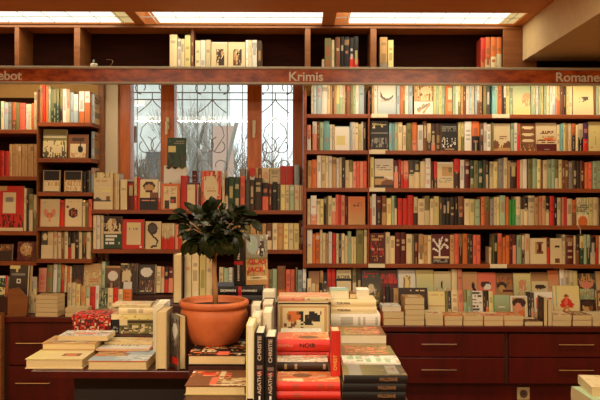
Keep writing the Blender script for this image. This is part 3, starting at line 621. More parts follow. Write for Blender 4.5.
shelf_row('38.8 39.9 87 s;40 42.2 86 o;42.4 44.6 86 r;44.8 47.4 86.4 o;47.7 49.8 87 s;50.2 52.8 89.6 l/G;53.1 55.8 89.6 l/G;56.1 58.8 89.6 l/G;59.1 61.8 90 l/n;62.2 66 89.6 w;66.3 69.4 90 p/c;69.8 73.4 93 U;73.7 77.6 95 w/U;78.6 83.8 92 w/o;84.1 89.4 92 w/o', 123.5, 4.795, TZ[0], 'from the tower post', 'top shelf of tower')
shelf_row('F 42.6 66 130 flowers;F 67.6 87.4 135 pendant', 159.3, 4.795, TZ[1], 'from the tower post', 'second shelf of tower')
shelf_row('F 42.6 59.6 171 box1;F 63.8 81.6 171.6 box2;83 86 172 k;86.3 88.8 171 k', 193, 4.795, TZ[2], 'from the tower post', 'third shelf of tower')
shelf_row('F 39.4 59.4 200 phoenix;59.8 63.6 201 r;F 64.2 81.8 200 seal;82.2 85 201 c;85.3 88 202 l;88.3 91.6 200 f', 227.5, 4.795, TZ[3], 'from the tower post', 'fourth shelf of tower')
shelf_row('F 41 53 232.4 greydoor;53.3 57 232.4 c;57.3 61 232.8 c;61.3 64 232.8 b;64.3 67.8 232.4 c;68.2 71 232.4 k/r;71.3 74.8 232.8 k/c;75.2 78.4 233 n;78.8 82 232.4 c;82.4 86 233 l/n;86.4 90.6 232.8 c', 259.5, 4.795, TZ[4], 'from the tower post', 'fifth shelf of tower')
# covers seen on the open end of the tower, behind its front row
for k, (ti, c, t0) in enumerate(((0, 'c', 96), (1, 't', 133), (2, 'c', 169))):
    zb = TZ[ti]
    s = nseed(); H = Z(t0, 4.9) - zb
    cov, pg = book_mesh(.15, H, .02, spine_paint('U', s), painter(f'{c}|N 0 0 1 .5 .35 t U|R .1 .6 .9 .8 e|T .1 .1 .9 .3 b', s), nu=14, nv=20, nz=8)
    queue(400, Matrix.Translation((X(94.6, 4.85), 4.84, zb + .0006)) @ Matrix.Rotation(PI/2, 4, 'Z'), (cov, pg), f"pale cover turned to the open end of the tower's {['top', 'second', 'third'][k]} shelf", 'covers on the open end of the tower', must=True)
for ti in range(3):
    pass
# window shelves
shelf_row('F 93.4 112.6 173 prairie;113.2 114.8 174 t;115 116.6 174 c;116.8 118.8 174.4 c;120.2 126.8 180 c;127.6 133.6 182 m;134.2 136.8 177.4 c/r;137.1 139.4 178 r;F 139.8 157.8 180 faces;158.2 160 182 w/r', 210.3, 4.795, WZ[0], 'from the tower', 'upper window shelf')
shelf_row('F 160.4 179.8 184 orangeframe;180.4 186.6 176 r;F 187 200 183 redstripe;F 200.6 221 171 floral;222 224.6 172 c;225 228 178 k/c;228.4 233.8 177 G;234.2 239.8 177.4 G;240.3 244.6 176 f;245.2 249.6 180 d;250 254 180 n;254.4 261.8 178 n;262.4 268.4 183 k/f;268.8 271.8 184 m;272.3 277 182 k;277.4 280 184 d;280.5 285 185 y;285.3 289.4 185 c;289.8 294 185 s;294.4 299.4 185 c;299.8 301.4 185.4 c;301.6 302.8 185 p', 210.3, 4.795, WZ[0], 'from the dark portrait cover', 'upper window shelf')
rz = Z(187, 4.95)
shelf_row('F 163.6 186.4 166 threedots;192 197 171 m;239.4 245 169 e;249.8 254.6 168 r/w;255.2 258 168 t;258.3 261.4 168.4 b;261.8 269 168 c;269.4 279.8 168 c;280.3 286 166 r;286.3 293 166 r;294.2 299.4 165 U', 187, 4.945, rz + .001, 'on the riser', 'riser behind upper window shelf', W=.085)
face_book(X(167, 4.93), X(186, 4.93), Z(138, 4.93), Z(167.5, 4.95), 4.93, 'd|R 0 0 1 1 G|R .04 .3 .44 .5 y|T .1 .1 .9 .2 e|N 0 .55 1 1 .3 d k', 'dark green cover with a yellow label standing up against the window mullion', 'books at the window', lean=.04, px=500)
shelf_row('93.1 96 216 c;96.4 100 216 w;100.3 103.2 216 c;F 103.6 121.4 217 greenfoot;F 122.2 144 220 redframe;F 145 161 222 lollipop;' + ';'.join(f'{161.6+2.6*k:.1f} {164.1+2.6*k:.1f} 224 c/r' for k in range(5)) + ';175.2 178.4 225 p;178.8 182 224 k/r;182.4 186 226 c;186.4 191 224 t;191.4 196 226 b;196.4 202 225 c;202.4 208 224 n;208.4 213 226 p;213.4 219 224 t;219.4 225 226 d;225.4 231 224 c;231.4 238 226 b;238.4 244 224 t;244.4 250 226 l;250.4 256 224 t;257 259.4 224 t;259.7 262 224 b;262.4 266 224 t;266.4 271.8 224 b/c;272.6 277.6 223.6 c;278 283 223.6 t;283.6 288.4 223.6 y;288.7 293.6 223.6 c;294 299 223.6 y;299.2 300.9 221 m;301.1 302.8 221 m', 249.7, 4.795, WZ[1], 'from the tower', 'lower window shelf')
# small bottle and wire hook in the upper cupboard
jr = empty('bottle', (X(93.5, 4.75), 4.75, fz1-.003)); tag(jr, 'small dark bottle with pale bands standing on the upper cupboard board', 'bottle')
MB().lathe([(.022, 0), (.024, .01), (.024, .055), (.012, .07), (.011, .09)], 20).build('body', M['jar'], jr, smooth=True)
MB().lathe([(.0245, .036), (.0248, .038), (.0248, .046), (.0245, .048)], 20).build('label_band', M['label'], jr)
MB().lathe([(.0245, .052), (.0248, .053), (.0248, .058), (.0225, .062)], 20).build('shoulder_band', M['label'], jr)
wh = MB().tube([(X(108.5, 4.6), 4.6, fz1-.003), (X(109, 4.6), 4.6, fz1+.012), (X(112, 4.6), 4.6, fz1+.035), (X(112.4, 4.6), 4.6, fz1+.05), (X(110.5, 4.6), 4.6, fz1+.058), (X(106, 4.6), 4.6, fz1+.058)], .0022, 6).build('wire_hook', M['chrome'])
tag(wh, 'thin bent wire hook sticking up behind the sign board', 'hook')
# ---------------------------------------------------------------- display counters under the wall shelves
def counter(lab, x0, x1, y0, ztop, tier, drawers, hand, base):
    r = empty('counter', ((x0+x1)/2, y0, 0)); tag(r, lab, 'counter'); c = r.location
    def p(nm, m, a, b, cc, d, e, f, bev=.002, par=None): 
        return box(nm, m, a-c.x, b-c.x, cc-c.y, d-c.y, e, f, par or r, bev)
    p('top', M['counter'], x0, x1, y0, WY-.03, ztop-.034, ztop, .004)
    p('carcass', M['wood_dark'], x0+.01, x1-.002, y0+.045, WY-.03, base, ztop-.0345)
    p('plinth', M['counter'], x0+.02, x1-.004, y0+.09, WY-.03, .0, base-.001)
    p('display_tier', M['wood_dark'], x0+.012, x1-.002, tier[0], WY-.03, ztop+.0005, tier[1])
    for (a, b, z0, z1) in drawers:
        d = p('drawer', M['counter'], a, b, y0+.02, y0+.0445, z0, z1, .003)
        if hand:
            hw = .11; hx = {1: (a+b)/2, 2: a+.17}[hand] - c.x; hz = (z0+z1)/2 + .012
            h = MB().tube([(hx-hw, -.012, hz), (hx+hw, -.012, hz)], .0055, 10)
            h.tube([(hx-hw+.012, -.012, hz), (hx-hw+.012, .0225, hz)], .004, 8).tube([(hx+hw-.012, -.012, hz), (hx+hw-.012, .0225, hz)], .004, 8)
            h.build('handle', M['chrome'], d)
    return r
RY, RT = 4.40, .758
cL = X(258, 4.45)
d0, d1, d2 = X(505, 4.42), X(509.5, 4.42), X(640, 4.42)
zz = lambda py: Z(py, 4.42)
drw = []
for a, b in ((X(372, 4.42), d0), (d1, d2)):
    drw += [(a, b, zz(356.4), zz(333.2)), (a, b, zz(383), zz(357.4))]
drw += [(X(268, 4.42), X(370.5, 4.42), zz(356.4), zz(333.2)), (X(268, 4.42), X(370.5, 4.42), zz(383), zz(357.4))]
counter('long red-brown counter with bar-handled drawers beneath the wide bookcase', cL+.002, XR-.04, RY, RT, (4.70, .835), drw, 1, zz(384.4))
LYc, LT = 4.50, .79
lz = lambda py: Z(py, 4.52)
drl = [(X(9, 4.52), X(120, 4.52), lz(366), lz(324)), (X(121.5, 4.52), X(250, 4.52), lz(366), lz(324)), (X(9, 4.52), X(120, 4.52), lz(402), lz(367.4)), (X(121.5, 4.52), X(250, 4.52), lz(402), lz(367.4))]
counter('dark red counter with drawers beneath the tower and window shelves', X(-40, LYc), cL, LYc, LT, (4.70, .90), drl, 2, lz(404))
pt = box('post', M['upright'], X(-1, 4.46), X(3, 4.46), 4.44, 4.49, 0, Z(314, 4.46), None, .002); tag(pt, 'pale wooden post standing beside the dark red counter, cut by picture edge', 'post')
so = empty('wall_socket', (X(523.5, 4.49), 4.4895, Z(392.5, 4.49))); tag(so, 'square cream power socket on the plinth of the long red-brown counter', 'socket')
box('plate', M['socket'], -.04, .04, -.012, -.0005, -.04, .04, so, .003)
sk = MB().lathe([(.025, -.002), (.025, .004), (.021, .004), (.02, .001)], 28).build('ring', M['socket_hole'], so); sk.rotation_euler = (PI/2, 0, 0); sk.location = (0, -.0125, 0)
sh = MB().box(-.01, -.006, -.0172, -.0155, -.002, .002).box(.006, .01, -.0172, -.0155, -.002, .002).box(-.011, .011, -.0165, -.0155, -.003, .003).build('pin_holes', M['black_board'], so)

# ---------------------------------------------------------------- right-hand display
TRZ = .8355
G1 = 'books leaning on the back tier of the long counter'
def fo(x0, x1, top, Y, zb, art, lab, grp, lean=.16, **k): face_book(X(x0, Y), X(x1, Y), Z(top, Y), zb, Y, art, lab, grp, lean=lean, px=900, **k)
def sp(x0, x1, top, Y, zb, code, lab, grp, lean=.1, **k): spine_book(X(x0, Y), X(x1, Y), Z(top, Y), zb, Y, code, lab, grp, lean=lean, px=900, must=True, W=k.pop('W', .11), **k)
Y1 = 4.80
for a in [
 (398.6, 416.8, 269.6, 'w|R 0 0 1 1 U|R .03 .02 .97 .98 w|R .28 .18 .72 .82 y|N .28 .18 .72 .82 .45 t b', 'white book with small tan picture centred, left of the plain sage cover'),
 (417.2, 434.6, 270, 's|G 0 0 1 1 y s|R 0 .2 1 .22 s', 'plain pale sage cover leaning beside the white book with small tan picture'),
 (435, 452, 271.6, 's|G 0 0 1 1 c s|E .46 .34 .05 .04 k|L .46 .38 .46 .48 .05 k|N 0 .5 1 .6 .4 t c|R .1 .6 .9 .63 t', 'pale grey-green cover with a tiny black standing figure'),
 (463.4, 478.8, 272, 't|G 0 0 1 1 t p|E .7 .42 .12 .1 k|L .7 .5 .85 .6 .06 k', 'tan cover with a small black silhouette, beside the pink cover'),
 (479.2, 496.4, 272.6, 'f|G 0 0 1 1 f p|E .46 .4 .3 .13 n|E .52 .45 .24 .1 w|E .3 .36 .14 .09 n', 'pink cover with a dark-haired head in profile'),
 (496.8, 514, 273, 'b|G 0 0 1 1 b t|N 0 .1 1 .4 .4 o b|E .35 .42 .3 .14 n|E .35 .5 .2 .1 t|R .4 .55 1 .62 m', 'rust brown painted cover with a face'),
 (514.8, 532.2, 273, 's|G 0 0 1 1 y s|E .5 .4 .22 .2 p|N .2 .2 .9 .7 .35 c t', 'pale olive cover with a faint pinkish figure'),
 (532.8, 549.6, 272, 'b|R 0 .3 1 1 c|G 0 0 1 .3 b t|E .35 .46 .16 .06 n|E .68 .46 .16 .06 n|R .44 .4 .58 .52 n|T .1 .6 .9 .7 t', 'cream and brown cover with a black bow-shaped creature'),
 (550, 560.4, 270, 't|G 0 0 1 1 o c|T .1 .5 .9 .58 o', 'narrow tan-orange cover beside three tall white spines'),
 (579, 597.2, 273, 'd|E .5 .3 .4 .2 t|E .5 .36 .34 .14 p|N 0 0 1 .3 .5 b t|R .1 .5 .9 1 s|N .1 .5 .9 1 .3 y t', 'photo cover with a tan-faced person, above the dark portrait cover'),
 (598, 615, 271, 'c|G 0 0 1 1 t c|N .1 .3 .9 .7 .4 o t', 'cream and orange cover at the edge of picture on the long counter'),
 (381.4, 397.8, 270.6, 'm|G 0 0 1 .4 n r|N 0 .1 1 .4 .35 r n|R 0 .62 1 1 n', 'dark red cover lettered ROT in white'),
 (362.4, 381, 269.6, 'd|T .1 .1 .95 .26 r .09|G 0 .36 1 1 d l|E .5 .55 .18 .12 c|N 0 .6 1 .9 .4 t d|T .1 .9 .9 .98 c', 'grey photo cover with red title, next to the ROT cover'),
 (336.2, 352.4, 269, 'c|R 0 0 1 .03 k|R 0 0 .04 1 k|R .96 0 1 1 k|R .06 .27 .94 .36 k|E .5 .62 .08 .06 k|E .3 .75 .1 .06 k|E .7 .74 .1 .06 k|N .1 .64 .9 .8 .3 k t|N .05 .84 .95 .96 .5 k', 'cream cover with bold black capitals across its top, beside red spines'),
]:
    t = ()
    if 'capitals' in a[4]: t = [('KOER', .034, 'black', Matrix.Translation((.054, -.001, .18)) @ FACE, .088)]
    if 'ROT' in a[4]: t = [('ROT', .034, 'white', Matrix.Translation((.056, -.001, .085)) @ FACE, .085)]
    fo(a[0], a[1], a[2], Y1, TRZ, a[3], a[4], G1, titles=t)
for a in [(452.4, 457.8, 269.4, 'c', 'cream spine leaning between the tiny figure cover and a pink spine'), (458.2, 463, 269.4, 'p', 'pink spine leaning beside the tan silhouette cover'),
          (560.8, 565.8, 267.8, 'w', 'tallest white spine standing right of the tan-orange cover'), (566, 570.4, 269.6, 'c', 'cream spine, second of the tall pale spines above the red flower figure'),
          (570.6, 574.4, 270, 'c', 'cream spine, third of the tall pale spines above the red flower figure'), (574.6, 578.6, 270.4, 'y', 'yellowish spine, last of the tall pale spines beside the tan-faced photo cover'),
          (353, 356.8, 267.6, 'l/c', 'olive spine directly right of the bold black-capitals cover'), (357.6, 361.8, 267.8, 'n/c', 'dark brown spine right of the olive one, beside the bold black-capitals cover'),
          (327.6, 331.4, 269, 'r/p', 'red spine, first of the red pair beside the bold black-capitals cover'), (331.7, 335.6, 269, 'r/p', 'red spine touching the bold black-capitals cover'),
          (320.4, 323.6, 271, 't', 'tan spine behind the kraft brown cover'), (324, 327.2, 273, 'k/c', 'black spine left of the red pair')]:
    sp(a[0], a[1], a[2], Y1, TRZ, a[3], a[4], G1)
# middle row standing on the counter in front of the tier
Y2, CZ = 4.632, RT + .0005
G2 = 'books standing on the long counter behind the front stacks'
for a in [
 (399.4, 428.4, 288, 'n|R .05 .06 .95 .12 n|T .25 .07 .9 .13 c .06|N 0 .2 1 1 .25 b k', 'wide dark brown cover standing behind the five-book stack'),
 (429, 445.8, 291.6, 'c|G 0 0 1 1 y c|T .1 .1 .9 .16 t|R 0 .5 1 .54 t', 'plain cream cover below the plain sage cover'),
 (472.2, 483.8, 291, 'w|T .1 .05 .9 .9 d .11|R 0 .0 .1 1 e', 'white cover with ladder-like dark print'),
 (494.4, 510.8, 295, 's|G 0 0 1 1 s l|R 0 0 .05 1 g|T .3 .45 .7 .5 w', 'plain sea-green cover beside the portrait of a bent head'),
 (511.4, 528.6, 295.6, 'w|R .08 .06 .86 .96 t|E .5 .3 .4 .2 n|E .45 .5 .22 .2 p|E .62 .75 .2 .16 o|R .9 .1 1 .96 c', 'portrait cover of a bent head beside the sea-green cover'),
 (535.4, 554, 291.6, 'w|R .1 .2 .34 .6 f|R .4 .2 .64 .62 f|R .7 .2 .94 .66 r|G 0 .7 1 1 c t', 'cream cover with red hanging flags'),
 (554.4, 581, 285.6, 'y|G 0 0 1 1 y c|E .5 .5 .2 .15 r|E .36 .56 .1 .08 r|E .66 .56 .12 .09 r|E .5 .3 .08 .07 b|L .5 .36 .48 .5 .06 f|L .46 .62 .36 .8 .04 o|L .54 .62 .62 .82 .04 t|R .12 0 .14 .6 s|R .4 0 .42 .2 c', 'big pale yellow cover with a red-skirted figure'),
 (581.2, 596.6, 299, 'n|R .06 .04 .94 .96 k|E .42 .36 .26 .26 t|E .7 .38 .14 .2 b|E .5 .2 .4 .14 n|E .34 .32 .06 .04 k|R .3 .8 1 .96 c', 'dark portrait cover of a pale face'),
 (598, 614, 290, 'b|R .1 .1 .9 .5 t|N .1 .1 .9 .9 .4 c n', 'brown cover at the picture edge beside the pale face portrait'),
]:
    fo(a[0], a[1], a[2], Y2 if a[0] != 581.2 else 4.615, CZ, a[3], a[4], G2, lean=.14)
for a in [(446.2, 448.6, 291, 'l', 'olive spine right of the plain cream cover'), (448.8, 451.4, 291, 'd/c', 'charcoal spine beside the olive spine on the counter'),
          (452.2, 458.6, 290, 'c', 'broad cream spine standing beside the charcoal spine'), (459, 463.8, 290, 'p', 'pink spine standing behind the front stacks'),
          (464.2, 467.6, 289.4, 'l/s', 'olive spine between the pink spine and ladder-print cover'), (468, 471.8, 290, 's', 'sage spine touching the ladder-print cover'),
          (484.2, 486.6, 290.4, 'n', 'dark brown spine right of the ladder-print cover'), (486.8, 489.4, 290.4, 'k/o', 'black spine with orange foot left of the cream spine'), (489.7, 493.9, 291, 'y', 'pale yellow spine touching the sea-green cover'),
          (529.2, 531.6, 291.6, 'n', 'dark brown spine right of the bent head portrait'), (531.9, 535, 292.4, 'd/p', 'charcoal spine left of the red flags cover'),
          (383.4, 386.4, 287.6, 'm/c', 'maroon spine near the white pile'), (386.8, 390.6, 286.6, 'k/w', 'black spine with white lettering near the ROT cover'), (391, 394, 289, 'n/t', 'dark spine below the ROT cover'), (394.4, 398.8, 288.4, 't/c', 'tan spine touching the wide dark brown cover')]:
    sp(a[0], a[1], a[2], Y2, CZ, a[3], a[4], G2, W=.052, lean=.12)
G3 = 'small stacks along the front edge of the long counter'
Y3 = 4.425
stk = [(383.6, 404.8, (325.4, 318.4, 311.8), 'o', 'orange-tan'), (405.4, 425.2, (325.4, 320, 315, 309.6, 304.4, 297.6), 't', 'tan five-high'), (426, 444.2, (325.4, 319.4, 313.6), 'c', 'cream'),
       (444.8, 463.2, (325.4, 320.2, 315.6), 'o', 'peach'), (463.8, 483.6, (325.4, 320.4, 315.4), 't', 'tan pair'), (484.2, 504, (325.4, 320.4, 315.4), 'p', 'pinkish'),
       (504.6, 524.4, (325.4, 320.4, 315.4), 'o', 'peach and brown'), (525, 543.6, (325.4, 320.8), 'n', 'dark single'), (553, 572.4, (325.4, 320, 314.8), 'c', 'cream pair'),
       (572.8, 592.6, (325.4, 319.6, 314.4), 'b', 'brown-topped'), (593.2, 612, (325.4, 319.6, 314.4), 'c', 'edge-of-picture')]
names3 = ['orange-tan stack nearest the white pile', 'tall tan stack of five books', 'low cream stack right of the tall tan stack', 'peach stack second right of the tall tan stack', 'stack below the ladder-print cover', 'stack below the sea-green cover', 'stack below the bent head portrait', 'flat book left of two upright cream books', 'stack below the red-skirted figure', 'stack below the pale face portrait', 'stack cut by the picture edge']
posn = ['bottom', 'second', 'third', 'fourth', 'fifth']
for (x0, x1, ys, c, _), nm in zip(stk, names3):
    zs = [RT + .0005 + (Z(y, Y3) - Z(ys[0], Y3)) for y in ys]
    for k in range(len(ys) - 1):
        n = len(ys) - 1; pos = 'single book' if n == 1 else ('bottom book' if k == 0 else 'top book' if k == n-1 else posn[k] + ' book up')
        art = rnd.choice(['%s|N 0 0 1 1 .35 c t|T .1 .1 .9 .3 b', '%s|E .5 .5 .3 .3 c|T .1 .1 .9 .25 n', '%s|R .1 .1 .9 .4 c|N .1 .5 .9 .9 .4 b o']) % c
        flat_book(X(x0, Y3) + rnd.uniform(0, .003), X(x1, Y3) - rnd.uniform(.001, .004), zs[k], zs[k+1], Y3 + rnd.uniform(0, .004), .165, 'flat_tail', art, f'{cname(c)} covered {pos}, {nm}', G3, px=600, yaw=rnd.uniform(-.012, .012))
fz = RT + .0005 + Z(311.8, Y3) - Z(325.4, Y3)
flat_book(X(383, Y3), X(401.6, Y3), fz + .0004, fz + Z(306.4, Y3) - Z(311.8, Y3), Y3 + .01, .15, 'flat_tail', 'w|N 0 0 1 1 .2 e U', 'white book lying on the orange-tan stack nearest the white pile', G3, px=600, white=True)
for k, (a, b, h) in enumerate(((544.2, 547.8, 297), (548.3, 552.4, 299))):
    edge_book(X(a, 4.43), X(b, 4.43), Z(h, 4.43), RT + .0005, 4.43, .12, 'n|N 0 0 1 1 .4 k b', ['first', 'second'][k] + ' of two upright cream-edged books at the counter edge below the red flags', G3, white=False, hard=False)

# ---------------------------------------------------------------- left-hand display
Y4, TLZ = 4.80, .9005
G4 = 'books leaning on the back tier of the dark red counter'
ty = lambda t: t
for a in [
 (83.2, 101, 264.8, 'c|G 0 0 1 1 t c|N 0 .2 1 .8 .3 y t|T .3 .5 .8 .6 o', 'large plain cream-yellow cover left of a pale green spine'),
 (105.2, 119.6, 267, 'b|G 0 0 1 1 b d|E .5 .36 .36 .18 w|N 0 .6 1 1 .45 t n|R 0 0 1 .06 t', 'brown cover with a white rounded label, left of the elephant cover'),
 (120, 137, 264.6, 'n|E .36 .38 .28 .2 c|R .12 .4 .26 .62 c|R .46 .4 .58 .62 c|N 0 0 1 .25 .4 b l|R .2 .62 .72 .9 w|R 0 .0 .4 .05 y', 'dark brown cover with a cream elephant and white label'),
 (138.4, 155.6, 265.6, 'n|E .44 .26 .34 .17 w|N .1 .52 .9 .9 .45 t b|R .94 0 1 1 t|T .1 .9 .9 .96 c', 'dark cover with one white rounded label, right of the elephant cover'),
 (71.4, 82.6, 266, 'n|N 0 .1 1 .9 .4 m k|E .5 .7 .4 .2 b', 'very dark cover in the gap left of the large cream-yellow cover'),
]:
    fo(a[0], a[1], a[2], Y4, TLZ, a[3], a[4], G4)
for a in [(38.4, 46.2, 269, 'p', 'broad pink spine under the tower bookcase'), (46.6, 52.4, 266, 'l', 'broad olive spine right of the pink spine'), (53, 56.8, 264.8, 'w', 'white spine right of the olive one under the tower'),
          (57.2, 60.6, 264, 's', 'sage spine right of the white one under the tower'), (60.9, 64, 266, 'o/r', 'orange spine right of the sage one under the tower'), (64.3, 66.6, 266.6, 'c', 'slim cream spine under the tower'),
          (66.9, 69.2, 267, 'o', 'slim orange spine under the tower'), (69.5, 71.2, 267.4, 'c', 'slimmest cream spine left of the very dark cover'),
          (101.4, 104.8, 262.6, 's', 'pale green spine between the cream-yellow cover and brown label cover'),
          (156.4, 160.8, 267, 'c', 'cream spine right of the dark white-label cover'), (161.2, 164.2, 267.6, 'p/c', 'pink spine, second right of the dark white-label cover'), (164.5, 168.2, 267, 'k/r', 'black and red spine left of the upright cream block'), (168.6, 173, 268, 'm/p', 'maroon spine touching the upright cream block'),
          (174, 178, 268, 'c', 'cream spine hidden partly by the upright cream block'), (219.2, 223.4, 267.6, 'c', 'cream spine, first behind the pot rim'), (223.8, 228.2, 268.6, 's/c', 'sage spine, second behind the pot rim'), (228.6, 232.4, 268, 'w', 'white spine, third behind the pot rim')]:
    sp(a[0], a[1], a[2], Y4, TLZ, a[3], a[4], G4)
for a in [(265.4, 268.8, 269.6, 'p/c', 'pinkish spine right of the GLAS cover'), (269.1, 272.4, 270, 'l', 'olive spine, second right of the GLAS cover'), (272.7, 277, 269.4, 's', 'sage spine left of the brown face spine'), (277.4, 285.6, 266.4, 'b/o', 'broad brown spine left of the salmon pair'),
          (286.2, 290.4, 269.8, 'f', 'first salmon spine of a pair on the counter'), (290.7, 294.8, 269.8, 'f', 'second salmon spine of a pair on the counter'), (295.8, 297.8, 267.8, 'l', 'thin olive spine right of the salmon pair'),
          (298.2, 302.6, 270.4, 'U', 'pale blue spine right of the thin olive one'), (303, 306.4, 269, 'w/e', 'white spine left of the kraft brown cover')]:
    sp(a[0], a[1], a[2], Y1, TRZ, a[3], a[4], G1)
fo(309, 320, 271.8, Y1 - .03, TRZ, 't|G 0 0 1 .6 b t|E .9 .5 .1 .1 o|N 0 .4 1 .6 .2 c', 'kraft brown cover behind small spines, left of the red pair', G1)
for k, (a, b, t, c, nm) in enumerate(((307.6, 311.6, 279, 'c', 'cream'), (312, 315.4, 284, 'c/b', 'cream over brown'), (315.8, 319, 285, 't', 'tan'), (319.4, 323, 283, 'k/b', 'black'), (323.4, 327, 284.6, 'd/c', 'charcoal'))):
    sp(a, b, t, Y2, CZ, c, f'small {nm} spine in front of the kraft brown cover, {ordn(k+1)} of five', G2, W=.052)
# lying and standing things at the front of the left counter
G5 = 'books standing on the dark red counter'
LZc = LT + .0005
for a in [(27.4, 35.6, 290, 'c|N 0 0 1 1 .5 t y l|R 0 0 .1 1 b', 'narrow floral cream cover left of the five-book stack'),
          (99.2, 107.4, 289, 'G|N 0 0 1 1 .5 c s G', 'green and cream leaf-pattern cover on the counter')]:
    fo(a[0], a[1], a[2], 4.66, LZc, a[3], a[4], G5, lean=.12, T=.012)
for a in [(67.4, 71.4, 284, 'c', 'cream spine, first of the fan beside the stack'), (71.8, 75.4, 283.6, 'c', 'cream spine, second of the fan beside the stack'), (75.8, 80.2, 285, 'y', 'yellowish spine, third of the fan beside the stack'), (80.8, 85.6, 287, 't', 'tan spine below the large cream-yellow cover'),
          (86, 89.8, 288, 's/c', 'sage spine left of the red spine on the counter'), (90.2, 95, 287.6, 'r', 'red spine on the dark red counter'), (95.4, 98.9, 286.6, 'w', 'white spine right of the red spine'), 
          (107.8, 113, 289, 'c', 'cream spine right of the leaf-pattern cover'), (113.3, 117.8, 288.6, 'r/p', 'reddish spine left of the elephant label'), (118.2, 122.8, 290, 'c/t', 'cream spine below the elephant cover'), (123.2, 131.4, 290, 'o/t', 'orange-brown spine below the elephant cover')]:
    sp(a[0], a[1], a[2], 4.66, LZc, a[3], a[4], G5, W=.028, lean=.07)
Y5 = 4.52
ys = [318, 313.4, 309, 304.8, 300.6, 296.4]
for k in range(5):
    flat_book(X(36.4, Y5), X(58.6, Y5), LZc + Z(ys[k], Y5) - Z(318, Y5), LZc + Z(ys[k+1], Y5) - Z(318, Y5), Y5, .12, 'flat_tail', 't|N 0 0 1 1 .4 c b|T .1 .1 .9 .3 n', f'tan book, {["bottom", "second from bottom", "middle", "second from top", "topmost"][k]} of the five-book stack on the dark red counter', 'stack on the dark red counter', yaw=-.06)
for k in range(2):
    flat_book(X(66, Y5), X(88, Y5), LZc + .03*k, LZc + .03*k + .0295, Y5, .09, 'flat_tail', 'c|N 0 0 1 1 .3 t y', f'cream {["lower", "upper"][k]} book of the pair right of the five-book stack', 'low pair on the dark red counter')
for k, (a, b, y0, y1, c, lab) in enumerate(((93, 110, 318, 312, 'b', 'brown flat book on the counter above the red speckled box'), (112, 141, 318, 309, 'c', 'cream flat book on the counter behind the photo box'), (143, 168, 318, 307, 'c', 'cream flat book beside the upright cream block'))):
    flat_book(X(a, Y5), X(b, Y5), LZc, LZc + Z(y1, Y5) - Z(y0, Y5), Y5, .1, 'flat_tail', c + '|N 0 0 1 1 .4 t w o', lab, 'flat books on the dark red counter')
def leaflet(px0, px1, y, py, lab):
    b = MB(); n = 8; w = X(px1, y) - X(px0, y)
    for s in (-1, 1):
        for k in range(n):
            f = lambda t: (s * w/2 * t, .028 * math.sin(PI * min(1, t*1.05)) * (1 - .3*t) + .001)
            (xa, za), (xb, zb) = f(k/n), f((k+1)/n)
            b.quadface([(xa, 0, za), (xb, 0, zb), (xb, .13, zb), (xa, .13, za)])
            b.quadface([(xa, 0, za-.002), (xb, 0, zb-.002), (xb, .13, zb-.002), (xa, .13, za-.002)])
            b.quadface([(xa, 0, za), (xb, 0, zb), (xb, 0, zb-.002), (xa, 0, za-.002)])
    o = b.weld().build('open_brochure', M['paper_white']); o.location = ((X(px0, y) + X(px1, y))/2, y, py)
    tag(o, lab, 'brochure', 'open brochures on the dark red counter')
zt = LZc + Z(309, Y5) - Z(318, Y5) + .003
leaflet(114, 139, Y5 - .01, zt, 'open white brochure lying below the elephant cover')
leaflet(149, 168, Y5 - .015, LZc + Z(307, Y5) - Z(318, Y5) + .003, 'open white brochure lying nearest the upright cream block')
db = MB().quadface
w = MB(); xa, xb = X(6, 4.55), X(27, 4.55)
w.box(xa, xb, 4.53, 4.618, LZc, LZc + .004)
tri = [(xa, LZc+.0045), (xb-.01, LZc+.0045), (xb-.004, LZc+.11), (xa+.07, LZc+.18), (xa, LZc+.17)]
n = len(tri)
w.quadface([(x, 4.58, z) for x, z in tri]); w.quadface([(x, 4.60, z) for x, z in tri][::-1])
for k in range(n):
    (x0, z0), (x1, z1) = tri[k], tri[(k+1) % n]; w.quadface([(x1, 4.58, z1), (x0, 4.58, z0), (x0, 4.60, z0), (x1, 4.60, z1)])
o = w.build('book_stand', M['upright']); tag(o, 'brown wooden stand under the slanted dark book at the counter end', 'stand')
face_book(X(12, 4.69), X(33, 4.69), Z(266, 4.69), .9, 4.64, 'n|G 0 0 1 1 d n|R 0 .0 .5 .1 y|R .3 .06 .42 .2 y|T .1 .26 .9 .32 e|R .34 .42 .56 .58 w|R .42 .46 .48 .54 n|R .9 0 .93 1 c|T .1 .8 .6 .84 e', 'large dark book with yellow sticker, standing slanted at the counter end', 'slanted books at the counter end', lean=.1, yaw=-.06, px=900, T=.035)
face_book(X(-6, 4.69), X(10.4, 4.69), Z(276, 4.69), .9, 4.63, 'G|E .6 .7 .4 .2 y|N 0 0 1 1 .4 s G|R 0 0 1 .12 w|R .92 0 1 1 r', 'green cover cut by the picture edge, beside the large dark book', 'slanted books at the counter end', lean=.1, px=900)
bs = box('book_ledge', M['wood_dark'], X(-8, 4.63), X(26, 4.63), 4.622, 4.698, LZc, .8995); tag(bs, 'dark ledge carrying the slanted books at the counter end', 'ledge')
shelf_row('F -4 11.4 246 artdark;F 17 34.4 243 artfigure', 262, 4.795, LZ[3], 'from the picture edge', 'lowest shelf beyond the tower') if False else None
face_book(X(-4, 4.795), X(12, 4.795), Z(245, 4.795), LZ[3], 4.795, 'n|R 0 .05 1 .4 b|N 0 .1 1 .4 .4 k t', 'dark landscape picture book on the lowest shelf, cut by the picture edge', 'books on the lowest shelf beyond the tower', px=600)
face_book(X(17, 4.795), X(34.6, 4.795), Z(242.6, 4.795), LZ[3], 4.795, 'm|N 0 0 1 1 .3 b n|E .5 .4 .34 .34 t|N .3 .1 .8 .8 .4 c t b', 'dark picture book with tan figures on the lowest shelf beyond the tower', 'books on the lowest shelf beyond the tower', px=600)
